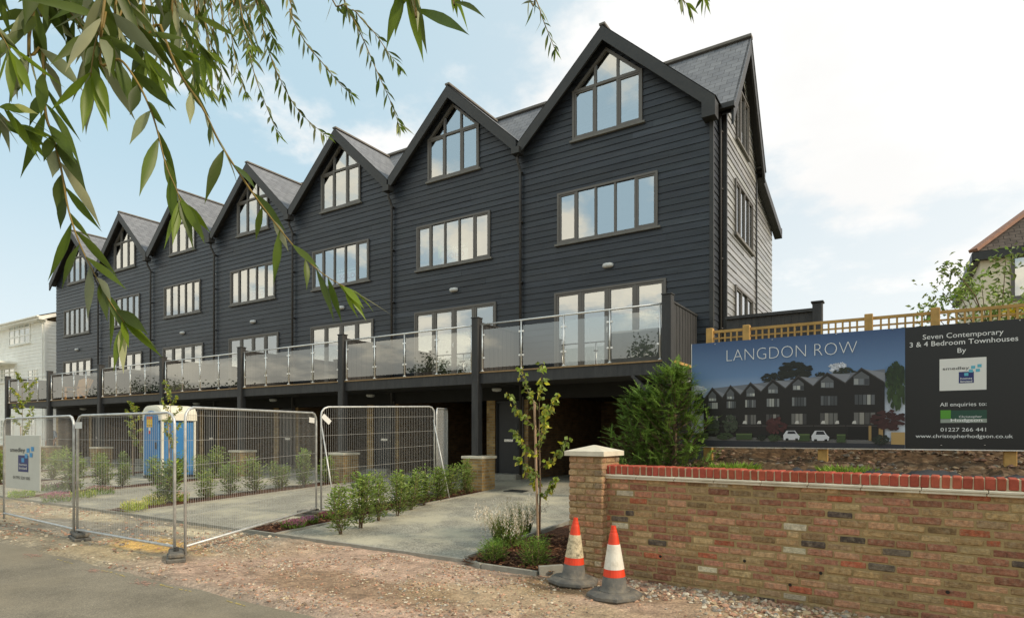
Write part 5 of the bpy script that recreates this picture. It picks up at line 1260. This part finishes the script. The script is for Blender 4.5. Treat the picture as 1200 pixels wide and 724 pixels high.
def grass(label, p, h, w_, n, plume, seed, name='grass_clump'):
    random.seed(seed); t = thing(name, label, 'grass', p); b = MB(); f = MB()
    for i in range(n):
        a = ru(0, 2 * pi); r_ = w_ * .25 * sqrt(rnd()); q = Vector((r_ * cos(a), r_ * sin(a), 0)); l_ = h * ru(.5, 1); o = Vector((cos(a), sin(a), 0)) * l_ * ru(.15, .6)
        k = ru(.5, 1.2); pts = [q, q + o * .35 + Vector((0, 0, l_ * .6)), q + o + Vector((0, 0, l_ * ru(.75, 1)))]; s = Vector((-sin(a), cos(a), 0)) * .0045
        b.add([pts[0] - s, pts[0] + s, pts[1] + s, pts[1] - s, pts[2]], [(0, 1, 2, 3), (3, 2, 4)], 0, (k, k, k * .9))
        if plume and rnd() < plume:
            for m in range(9): leaf(f, pts[2] + Vector((ru(-.012, .012), ru(-.012, .012), ru(-.10, .06))), Vector((ru(-.5, .5), ru(-.5, .5), 1)), ru(.02, .04), .010, None, lin(*random.choice([(226, 214, 192), (238, 230, 216), (200, 184, 156)])))
    b.build('blades', M['grass'], t, local=True)
    if f.v: f.build('plumes', M['flower'], t, local=True)
q = on_z(592, 642, .03); grass('pale feathery grass with cream plumes spilling over the edge of the open driveway', (q.x, q.y, gz(q.y)), .60, .6, 480, .55, 5)
q = on_z(612, 628, .05); grass('second tuft of pale plumed grass, closer to the sapling', (q.x, q.y, gz(q.y)), .58, .5, 360, .45, 15)
def herb(px, py, h, w_, n, lab, seed):
    q = on_z(px, py, .04); lv, st = shrub_meshes(h, w_, n, .055, .010, seed, 9, tint=(.9, 1.05, .8)); t = thing('lavender_bush', lab, 'lavender', (q.x, q.y, gz(q.y) + .02), 0, 'lavender bushes round the sapling'); lv.build('leaves', M['laurel'], t, local=True); st.build('stems', M['bark'], t, local=True)
herb(577, 657, .28, .42, 1100, 'lavender bush at the front left corner of the sapling bed', 51); herb(628, 663, .36, .44, 1200, 'lavender bush in front of the sapling stake', 52); herb(600, 643, .30, .44, 1000, 'lavender bush behind the front corner, under the plumed grass', 53)

# staked saplings
def sapling(label, px, py, zb, H, spread, nl, seed, lsz=.07, dens=.5, stake=True, tint=(1, 1, 1), grp=None, lean=.0, low=.25, d=None, wide=False):
    random.seed(seed); p = on_z(px, py, zb) if d is None else Vector((at(px, py, d).x, at(px, py, d).y, zb)); t = thing('sapling', label, 'sapling', (p.x, p.y, zb), 0, grp)
    tr = MB(); lv = MB(); top = Vector((lean, 0, H)); tr.tube([(0, 0, 0), (.01, .01, H * .4), (lean * .6, 0, H * .75), top], [.016, .013, .008, .003], 6)
    tips = []
    nb = 11
    for k in range(nb):
        f = low + (1 - low) * (k + .5) / nb; b = Vector((lean * f, 0, H * f)); a = k * 2.4 + ru(-.4, .4); l_ = spread * ru(.55, 1.05) * (.75 + .45 * f if wide else 1 - .35 * f); e = b + Vector((cos(a) * l_, sin(a) * l_, l_ * ru(.6, 1.5)))
        m = b.lerp(e, .5) + Vector((cos(a), sin(a), -.2)) * l_ * .12; tr.tube([b, m, e], [.006, .004, .002], 5); tips.append((b, m, e))
    for i in range(nl):
        b, m, e = random.choice(tips); f = ru(.15, 1.05); q = b.lerp(m, f * 2) if f < .5 else m.lerp(e, (f - .5) * 2)
        q += Vector((ru(-1, 1), ru(-1, 1), ru(-1, 1))) * .035; k = ru(.5, 1.2); yl = rnd() < .3
        leaf(lv, q, Vector((ru(-1, 1), ru(-1, 1), ru(-1.2, .2))), lsz * ru(.7, 1.2), lsz * .72 * ru(.7, 1.1), None, (k * tint[0] * (1.4 if yl else .75), k * tint[1] * (1.15 if yl else .85), k * tint[2] * (.7 if yl else .9)), .1)
    tr.build('trunk', M['bark'], t, local=True, smooth=True); lv.build('leaves', M['sapling'], t, local=True)
    if stake: s = MB(); s.cbox(-.014, -.046, 0, .014, -.018, H * (.97 if stake is True else stake), .004); so_ = s.build('stake', M['stake'], t, local=True); so_.rotation_euler = (0, -.03, 0)
    return t
sapling('staked sapling with yellow green leaves in the bed left of the gate pier', 632, 641, .06, 2.10, .42, 480, 3, .088, stake=.97, low=.30, wide=True)
sapling('thin staked sapling growing in front of the right side of the portable toilet', 200, 566, .15, 2.75, .5, 420, 8, .09, stake=.80, low=.35, d=18.7, grp='thin saplings behind the fence')
sapling('thin sapling just left of the portable toilet', 157, 555, .17, 2.5, .45, 420, 9, .09, stake=.5, low=.4, d=21.5, grp='thin saplings behind the fence')
sapling('thin sapling at the left edge, above the builder sign', 26, 555, .14, 3.6, .7, 620, 10, .10, stake=.5, low=.35, d=23.5, grp='thin saplings behind the fence')

# cypresses behind the wall
def cypress(label, p, H, w_, seed, nb=175):
    random.seed(seed); t = thing('cypress', label, 'conifer', p, 0, 'feathery cypresses behind the garden wall'); tr = MB(); lv = MB(); tr.tube([(0, 0, 0), (.02, 0, H * .5), (0, 0, H * .93)], [.04, .025, .006], 7)
    def spray(q, d, l_, kk):
        d = d.normalized(); s = d.cross(Vector((ru(-.4, .4), ru(-.4, .4), 1))).normalized(); n = 7
        for i in range(n):
            f = i / n; b = q + d * l_ * f; 
            for sg in (-1, 1):
                ll = l_ * .42 * (1 - .6 * f) * ru(.7, 1.2); e = (d * .75 + s * sg * .7 + Vector((ru(-.2, .2), ru(-.2, .2), ru(-.25, .25)))).normalized(); ww = e.cross(Vector((ru(-.3, .3), ru(-.3, .3), 1))).normalized() * l_ * .04
                k = kk * ru(.6, 1.25); c = (k, k, k * .9); lv.add([b - ww, b + ww, b + e * ll * .6 + ww * .9, b + e * ll], [(0, 1, 2, 3)], 0, c)
        ww = s * l_ * .05; lv.add([q - ww, q + ww, q + d * l_ * 1.15], [(0, 1, 2)], 0, (kk, kk, kk))
    for i in range(nb):
        f = (i + rnd()) / nb; z = H * (.03 + .90 * f); a = i * 2.399 + ru(-.4, .4); R_ = w_ * (1 - f ** 1.7) ** .75 * ru(.65, 1.12) + .05
        b = Vector((0, 0, z)); out = Vector((cos(a), sin(a), 0)); e = b + out * R_ + Vector((0, 0, R_ * ru(.2, .75) + .05)); m = b + out * R_ * .55 + Vector((0, 0, R_ * ru(.05, .3)))
        tr.tube([b, m, e], [.007, .005, .002], 4, cap=False)
        ns = 7
        for k in range(ns):
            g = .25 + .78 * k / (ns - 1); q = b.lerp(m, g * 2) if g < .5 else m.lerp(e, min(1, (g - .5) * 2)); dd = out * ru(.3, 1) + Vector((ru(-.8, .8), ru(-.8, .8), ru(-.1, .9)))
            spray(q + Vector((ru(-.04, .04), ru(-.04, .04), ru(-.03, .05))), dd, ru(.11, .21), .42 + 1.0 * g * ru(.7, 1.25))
    tr.build('trunk', M['bark'], t, local=True); lv.build('foliage', M['cypress'], t, local=True)
cypress('feathery green cypress just left of the hoarding, the taller and right one', (1.20, -6.75, .78), 1.80, .50, 21)
cypress('lower feathery cypress behind the brick pier, the left one of the pair', (.72, -6.62, .45), 1.85, .55, 22, 150)

# loose leafy trees at the right edge
def loose_tree(label, cat, p, H, w_, nl, lsz, m, seed, trunk=.05, cen=.62, name='small_tree', clumps=26):
    random.seed(seed); t = thing(name, label, cat, p); tr = MB(); lv = MB(); cl = []
    tr.tube([(0, 0, 0), (.05, 0, H * .35), (.0, .05, H * .7)], [trunk, trunk * .7, trunk * .3], 7)
    for i in range(clumps):
        a = ru(0, 2 * pi); q = Vector((w_ * sqrt(rnd()) * cos(a), w_ * sqrt(rnd()) * sin(a), H * (cen + (1 - cen) * ru(-1, 1)))); b = Vector((.03, 0, H * ru(.25, .6)))
        tr.tube([b, b.lerp(q, .5) + Vector((0, 0, .1 * H * rnd())), q], [trunk * .3, trunk * .2, .004], 5, cap=False); cl.append((q, ru(.10, .24) * w_ * 1.4, ru(.6, 1.2)))
    for i in range(nl):
        q, r_, kk = random.choice(cl); v = Vector((random.gauss(0, 1), random.gauss(0, 1), random.gauss(0, .8))) * r_ * .6; k = kk * ru(.6, 1.25) * (1 + .5 * max(-.6, min(.6, v.z / max(r_, .01) * .5)))
        leaf(lv, q + v, Vector((ru(-1, 1), ru(-1, 1), ru(-1, .6))), lsz * ru(.6, 1.2), lsz * .45, None, (k, k, k))
    tr.build('trunk', M['bark'], t, local=True); lv.build('crown', m, t, local=True); return t
q = on_y(1150, 380, -2.5); loose_tree('loose green tree behind the trellis, in front of the cream house', 'tree', (q.x + .15, -2.5, 1.1), 3.1, 1.0, 2300, .10, M['laurel'], 31, cen=.72, clumps=34)
q = on_y(1199, 372, -4.4); loose_tree('bright yellow leaved shrub at the right edge behind the hoarding', 'shrub', (q.x + .30, -4.4, 1.3), 2.3, .42, 600, .09, M['yellow_leaf'], 32, trunk=.02, name='yellow_shrub', cen=.60, clumps=16)
# weeds on the soil
random.seed(5)
for i, (px, lab) in enumerate(((862, 'low green weed patch on the soil below the left half of the hoarding'), (992, 'low green weeds on the soil below the black half of the hoarding'))):
    q = on_y(px, 545, -7.3); z = bank_z(q.x, -7.3); clump(lab, 'weeds', (q.x, -7.3, z), .14, .5, 420, (1.0, 1.1, .6), CRm, 0, name='weed_patch')
# ================================================================== willow hanging over the road
WT = thing('willow_tree', 'willow whose slender leafy twigs hang into the upper left of the view', 'tree', (-3.2, -17.4, 0))
random.seed(99)
b = MB(); base = Vector((-3.2, -17.4, -.05)); fork = Vector((-3.0, -17.1, 3.2))
b.tube([base, base.lerp(fork, .5) + Vector((.12, .05, 0)), fork], [.34, .27, .22], 14); b.build('trunk', M['bark'], WT, smooth=True)
LIMB = [fork, Vector((-1.2, -15.6, 4.6)), Vector((.6, -13.8, 5.2)), Vector((1.9, -11.6, 6.2)), Vector((2.5, -9.9, 7.2))]
b = MB(); b.tube(LIMB, [.18, .13, .09, .06, .03], 10); b.tube([LIMB[1], Vector((.9, -14.9, 4.4)), Vector((2.6, -14.0, 4.6)), Vector((4.4, -12.4, 5.6))], [.09, .06, .04, .02], 8); b.build('limb', M['bark'], WT, smooth=True)

def wleaf(mb, p, d, L_, W_, droop, c, view):
    """lance-shaped leaf: bent midrib, two folded halves"""
    d = d.normalized(); s = d.cross(view + Vector((ru(-.9, .9), ru(-.9, .9), ru(-.9, .9))))
    if s.length < .05: s = d.cross(Vector((0, 0, 1)))
    s.normalize(); nn = s.cross(d); n = 7; prof = (0.03, .5, .85, 1.0, .86, .55, .22, .0); vs = []; q = Vector(p); dd = Vector(d); fold = ru(.1, .35); curl = ru(-.35, .45)
    for i in range(n + 1):
        w_ = W_ * .5 * prof[i]; vs += [q - s * w_ + nn * w_ * fold, Vector(q), q + s * w_ + nn * w_ * fold]
        dd = (dd + Vector((0, 0, -droop / n)) + nn * (curl / n)).normalized(); q = q + dd * (L_ / n)
    fs = []
    for i in range(n): a = i * 3; fs += [(a, a + 1, a + 4, a + 3), (a + 1, a + 2, a + 5, a + 4)]
    mb.add(vs, fs, 0, c)
def twig(path, d0, d1, leaf_len, gap, wid=.17, rad=.0022, up=True, seed=0, skip=0.0, droop=.35, side=.9, dens=1):
    if leaf_len > .1: gap *= .85
    random.seed(seed); pts = []
    n = len(path)
    for i, (px, py) in enumerate(path): pts.append(at(px, py, d0 + (d1 - d0) * i / max(1, n - 1)))
    if up:      # carry on above the frame to the limb
        p0 = pts[0]; lm = min(LIMB[1:] + [Vector((2.6, -14.0, 4.3)), Vector((.9, -14.9, 4.4)), Vector((-1.2, -15.6, 4.6))], key=lambda q: (q - p0).length); mid = p0.lerp(lm, .5) + Vector((0, 0, .25)); pts = [lm, mid] + pts
    # smooth
    sm = []
    for i in range(len(pts) - 1):
        a, b_, c, e = pts[max(i - 1, 0)], pts[i], pts[i + 1], pts[min(i + 2, len(pts) - 1)]
        for k in range(5):
            t = k / 5; sm.append(.5 * ((2 * b_) + (c - a) * t + (2 * a - 5 * b_ + 4 * c - e) * t * t + (3 * b_ - 3 * c + e - a) * t ** 3))
    sm.append(pts[-1]); tw = MB(); m = len(sm); tw.tube(sm, [rad * (1.9 - 1.5 * i / (m - 1)) for i in range(m)], 5)
    o = tw.build('hanging_twig', M['twig'], WT, smooth=True); lv = MB(); acc = 0; sgn = 1; tot = sum((sm[i + 1] - sm[i]).length for i in range(m - 1)); run = 0
    vstart = (sm[10] - sm[0]).length if up else 0
    for i in range(m - 1):
        seg = sm[i + 1] - sm[i]; l_ = seg.length; t0 = acc
        while acc < run + l_:
            if acc >= run:
                p = sm[i] + seg * ((acc - run) / l_); tn = seg.normalized()
                if rnd() >= skip:
                    view = (CAM - p).normalized(); lat = tn.cross(view).normalized() * sgn
                    for r_ in range(dens):
                        d = tn * ru(.25, .9) + lat * side * ru(.05, .95) + view * ru(-.8, .8) + Vector((0, 0, -.45)); k = ru(.45, 1.15); tp = 1 - .25 * (acc / tot) ** 3
                        wleaf(lv, p, d, leaf_len * ru(.55, 1.25) * tp, leaf_len * wid * (.95 if leaf_len > .11 else 1) * ru(.8, 1.2) * tp, droop * ru(.3, 1.6), (k * ru(.95, 1.1), k, k * ru(.85, 1.05)), view if rnd() < .5 else Vector((ru(-1, 1), ru(-1, 1), ru(-1, 1))))
                sgn = -sgn
            acc += gap * ru(.6, 1.4)
        run += l_
    for j in range(5):      # lime tinted leaves at the tip
        i = m - 1 - (j // 2); p = sm[i]; tn = (sm[-1] - sm[-3]).normalized(); view = (CAM - p).normalized(); lat = tn.cross(view).normalized() * (1 if j % 2 else -1)
        k = ru(1.1, 1.6); wleaf(lv, p, tn * ru(.5, 1.0) + lat * ru(.1, .8) + Vector((0, 0, -.35)) + view * ru(-.3, .3), leaf_len * ru(.4, .75), leaf_len * wid * .6, droop, (k * 1.15, k * 1.1, k * .7), view)
    lv.build('leaves', M['willow'], o, smooth=True)
    return o
# near twigs (about a metre away)
NL = .118
twig([(44, -20), (50, 60), (53, 130), (62, 160), (72, 200), (80, 245), (92, 282), (106, 312), (128, 352), (146, 378)], .98, 1.0, NL, .020, .20, .0016, seed=1, droop=.5)
twig([(118, -30), (120, 20), (118, 75), (140, 70), (160, 95), (175, 125), (184, 152), (194, 192), (205, 218), (212, 236)], 1.0, .98, NL, .030, .20, .0017, seed=2)
twig([(170, -30), (188, 30), (210, 85), (236, 124), (258, 168), (289, 216), (322, 261), (352, 297), (380, 322), (404, 336)], 1.08, 1.02, NL * .95, .036, .17, .0017, seed=3, skip=.08)
twig([(140, -40), (150, 0), (165, 40), (172, 70)], 1.0, 1.02, NL, .015, .19, .0016, seed=6, droop=.5)
twig([(60, -45), (62, -10), (95, 30), (110, 60)], 1.05, 1.1, NL, .015, .19, .0016, seed=7, droop=.5)
twig([(205, -40), (205, 0), (215, 35), (240, 60)], 1.15, 1.2, NL, .020, .18, .0016, seed=8, droop=.5)
twig([(-30, 60), (-10, 120), (6, 140), (22, 148)], .95, .97, NL * .8, .022, .18, .0014, seed=9)
twig([(230, -30), (232, 10), (225, 60), (232, 95)], 1.5, 1.55, NL, .028, .17, .0016, seed=10)
twig([(100, -30), (105, 10), (140, 40), (205, 62)], 1.12, 1.15, NL, .022, .18, .0016, seed=21, droop=.4)
twig([(478, -60), (476, -30), (474, -12)], .80, .82, .13, .034, .17, .0014, seed=11, skip=.25, droop=.9)
twig([(520, -60), (525, -35), (532, -12)], .95, .97, .085, .034, .16, .0014, seed=12, skip=.3)
twig([(-60, -40), (-30, -5), (-5, 30), (12, 60)], .9, .92, NL, .022, .19, .0015, seed=61, droop=.6)
twig([(-60, 40), (-40, 90), (-20, 118), (8, 128)], .92, .94, NL, .026, .19, .0015, seed=62, droop=.5)
twig([(128, -40), (125, 10), (112, 50), (106, 90)], .86, .88, NL, .024, .21, .0015, seed=64, droop=.55)
# farther twigs with small looking leaves
FL = .10
twig([(297, -20), (303, 5), (311, 47), (327, 90), (350, 130), (383, 160)], 3.4, 3.2, FL, .024, .17, .0028, seed=31, droop=.6)
twig([(330, -20), (340, 15), (358, 50), (377, 73), (398, 98), (411, 110)], 3.2, 3.1, FL, .023, .17, .0028, seed=32, droop=.6)
twig([(386, -20), (406, 8), (425, 45), (440, 80), (458, 120), (468, 148)], 2.9, 2.8, FL, .024, .17, .0026, seed=33, droop=.6)
twig([(400, -20), (418, 15), (440, 40), (455, 62), (468, 78)], 3.0, 2.9, FL, .024, .17, .0026, seed=34, droop=.6)
twig([(284, -20), (290, 50), (300, 93), (313, 127), (326, 158)], 3.3, 3.2, FL, .026, .17, .0026, seed=35, droop=.6)
twig([(615, -20), (628, 0), (637, 25), (645, 45), (651, 60)], 2.6, 2.5, FL, .026, .14, .0024, seed=36, droop=.6)
twig([(786, -30), (795, -10), (800, 0), (806, 5)], 2.3, 2.3, FL, .024, .15, .0024, seed=37, droop=.6)
twig([(815, -30), (822, -12), (824, -2)], 2.3, 2.3, FL, .024, .15, .0024, seed=38, droop=.6)
for i, (x, y, l_) in enumerate(((225, 60, 80), (250, 80, 90), (268, 60, 90), (278, 80, 100), (246, 30, 60), (285, 40, 60), (240, 80, 40))):
    twig([(x - 18, -30), (x - 10, y - l_ * .6 if y - l_ * .6 > -20 else -10), (x - 3, y - 15), (x + 4, y + 12), (x + 10, y + 30)], ru(2.2, 3.6), ru(2.2, 3.5), FL, .030, .15, .0024, seed=50 + i, droop=.7)

for i in range(9):
    x = 165 + i * 19 + ru(-8, 8); l_ = ru(50, 105)
    twig([(x - 14, -30), (x - 8, -8), (x - 2, l_ * .45), (x + 5, l_ * .8), (x + 9, l_)], ru(1.7, 2.9), ru(1.7, 2.8), .085, .022, .16, .0020, seed=80 + i, droop=.7)
# trees across the road, behind the camera (they show only as reflections in the balcony glass)
random.seed(17); mb = MB()
def reflected_tree(x, y, H, w_, n):
    cl = [(Vector((x + random.gauss(0, w_ * .4), y + random.gauss(0, w_ * .4), H * ru(.25, .95))), w_ * ru(.16, .34), ru(.5, 1.1)) for _ in range(40)]
    mb.tube([(x, y, 0), (x, y, H * .7)], [.3, .1], 6)
    for i in range(n):
        q, r_, kk = random.choice(cl); v = Vector((random.gauss(0, 1), random.gauss(0, 1), random.gauss(0, .8))) * r_ * .6; k = kk * ru(.6, 1.2)
        leaf(mb, q + v, Vector((ru(-1, 1), ru(-1, 1), ru(-1, .6))), .42, .22, None, (k, k, k))
for x, y, H, w_, n in ((-11, -44, 10, 3.2, 1700), (-17, -43, 11, 3.2, 1700), (-23.5, -43, 8.5, 3.4, 1500), (-31, -46, 6, 3, 900), (-44, -44, 11, 3.6, 1700), (-62, -44, 6, 1.2, 500), (-70, -44, 8, 3, 900), (-84, -46, 9.5, 4, 1400), (-97, -44, 10, 5, 1500), (-108, -46, 11, 5, 1400), (-118, -48, 10, 6, 1500), (-130, -48, 10, 6, 1500), (-74, -50, 4, 4, 700), (-52, -50, 4, 4, 700), (-36, -50, 4.5, 4, 800), (-8, -46, 7, 3, 900), (2, -46, 8, 3, 900)): reflected_tree(x, y, H, w_, n)
tag(mb.build('tree_line', M['dark_leaf']), 'dark line of trees across the road, mirrored in the balcony glass', 'trees', kind='stuff')
# ================================================================== camera, sky, sun
cam = bpy.data.cameras.new('camera'); co = bpy.data.objects.new('camera', cam); COL.objects.link(co)
co.location = CAM; co.rotation_euler = (R(90), 0, atan2(-FWD.x, FWD.y))
cam.sensor_width = 36; cam.lens = 36 * F / 1200; cam.shift_y = 146 / 1200; cam.clip_start = .05; cam.clip_end = 3000
SC.camera = co
SUN_EL = R(34); SUNV = Vector((.99, .05, 0)).normalized() * cos(SUN_EL) + Vector((0, 0, sin(SUN_EL)))
sl = bpy.data.lights.new('sun', 'SUN'); sl.energy = 3.0; sl.angle = R(6); sl.color = (1, .86, .66)
so = bpy.data.objects.new('sun', sl); COL.objects.link(so); so.rotation_euler = SUNV.to_track_quat('Z', 'Y').to_euler()
w = bpy.data.worlds.new('World'); SC.world = w; w.use_nodes = True
N = w.node_tree.nodes; L = w.node_tree.links; bg = N['Background']; bg.inputs[1].default_value = .125
sky = N.new('ShaderNodeTexSky'); sky.sky_type = 'NISHITA'; sky.sun_disc = False; sky.sun_elevation = SUN_EL
sky.sun_rotation = atan2(SUNV.x, SUNV.y); sky.air_density = 1.0; sky.dust_density = 1.2; sky.ozone_density = 1.0
def math_(op, a, b=None, c=None, clamp=False):
    n = N.new('ShaderNodeMath'); n.operation = op; n.use_clamp = clamp
    for i, v in enumerate((a, b, c)):
        if v is None: continue
        if isinstance(v, (int, float)): n.inputs[i].default_value = v
        else: L.new(v, n.inputs[i])
    return n.outputs[0]
def mixc(f, a, b):
    n = N.new('ShaderNodeMix'); n.data_type = 'RGBA'
    if isinstance(f, (int, float)): n.inputs[0].default_value = f
    else: L.new(f, n.inputs[0])
    for i, v in ((6, a), (7, b)):
        if isinstance(v, tuple): n.inputs[i].default_value = (*v, 1)
        else: L.new(v, n.inputs[i])
    return n.outputs[2]
def ramp(v, a, b, lo=0, hi=1):
    n = N.new('ShaderNodeMapRange'); n.interpolation_type = 'SMOOTHSTEP'; L.new(v, n.inputs[0])
    for i, q in enumerate((a, b, lo, hi)): n.inputs[i + 1].default_value = q
    return n.outputs[0]
def noise_(vec, sc, det=8, ro=.6, w_=0.0):
    n = N.new('ShaderNodeTexNoise'); n.noise_dimensions = '4D'; n.inputs['W'].default_value = w_; n.inputs['Scale'].default_value = sc; n.inputs['Detail'].default_value = det; n.inputs['Roughness'].default_value = ro; L.new(vec, n.inputs['Vector'])
    return n.outputs['Fac']
tc = N.new('ShaderNodeTexCoord'); D = tc.outputs['Generated']
sp = N.new('ShaderNodeSeparateXYZ'); L.new(D, sp.inputs[0])
zc = math_('MAXIMUM', sp.outputs[2], 0.0); den = math_('ADD', zc, .22)
cx = math_('DIVIDE', sp.outputs[0], den); cy = math_('DIVIDE', sp.outputs[1], den)
cb = N.new('ShaderNodeCombineXYZ'); L.new(cx, cb.inputs[0]); L.new(cy, cb.inputs[1]); P = cb.outputs[0]
right = math_('ADD', math_('MULTIPLY', sp.outputs[0], RGT.x), math_('MULTIPLY', sp.outputs[1], RGT.y))   # how far towards the sun side
n1 = noise_(P, 1.15, 10, .58, 15.5); n2 = noise_(P, .45, 4, .5, 7.1)
back = ramp(sp.outputs[1], .15, -.35)
bias = math_('ADD', math_('MULTIPLY', ramp(right, -.1, .6), .15), math_('MULTIPLY', back, .02))
dens = math_('ADD', math_('ADD', n1, math_('MULTIPLY', math_('SUBTRACT', n2, .5), .55)), bias)
mask = ramp(dens, .60, .69)
warm = mixc(back, (8.7, 8.65, 8.5), (10.0, 9.0, 7.2))
shade = ramp(noise_(P, 1.9, 6, .55, 5.5), .35, .72, .90, 1.05)
mm = N.new('ShaderNodeMix'); mm.data_type = 'RGBA'; mm.blend_type = 'MULTIPLY'; mm.inputs[0].default_value = 1; L.new(warm, mm.inputs[6]); L.new(shade, mm.inputs[7])
rgt = ramp(right, -.45, .55)
blue = mixc(.85, sky.outputs[0], mixc(rgt, (4.6, 6.3, 7.15), (6.8, 7.5, 7.8)))
hazef = ramp(sp.outputs[2], .42, .0)
blue = mixc(math_('MULTIPLY', hazef, .75), blue, (7.5, 7.85, 7.8))
front = mixc(mask, blue, mm.outputs[2])
# the sky behind the camera: broken evening cloud, cream on grey blue
nb_ = noise_(P, 1.9, 7, .55, 27.0); nb2 = noise_(P, 4.5, 6, .6, 3.3)
lowb = ramp(sp.outputs[2], .32, .05)
bblue = mixc(lowb, (5.0, 6.7, 7.7), (6.6, 6.3, 5.5)); bcream = mixc(nb2, (8.2, 7.9, 7.1), (13.5, 12.4, 9.8))
rear = mixc(ramp(nb_, .47, .58), bblue, bcream)
cur = mixc(back, front, rear)
glow = ramp(right, .35, .95, 0, .6)
cur = mixc(math_('MULTIPLY', glow, ramp(sp.outputs[1], -.3, .3)), cur, (8.8, 8.7, 8.5))
cur = mixc(ramp(sp.outputs[2], -.02, -.10), cur, (2.2, 2.0, 1.7))
L.new(cur, bg.inputs[0])
SC.view_settings.view_transform = 'Standard'; SC.view_settings.look = 'None'; SC.view_settings.exposure = 0
SC.cycles.max_bounces = 8; SC.cycles.transparent_max_bounces = 24
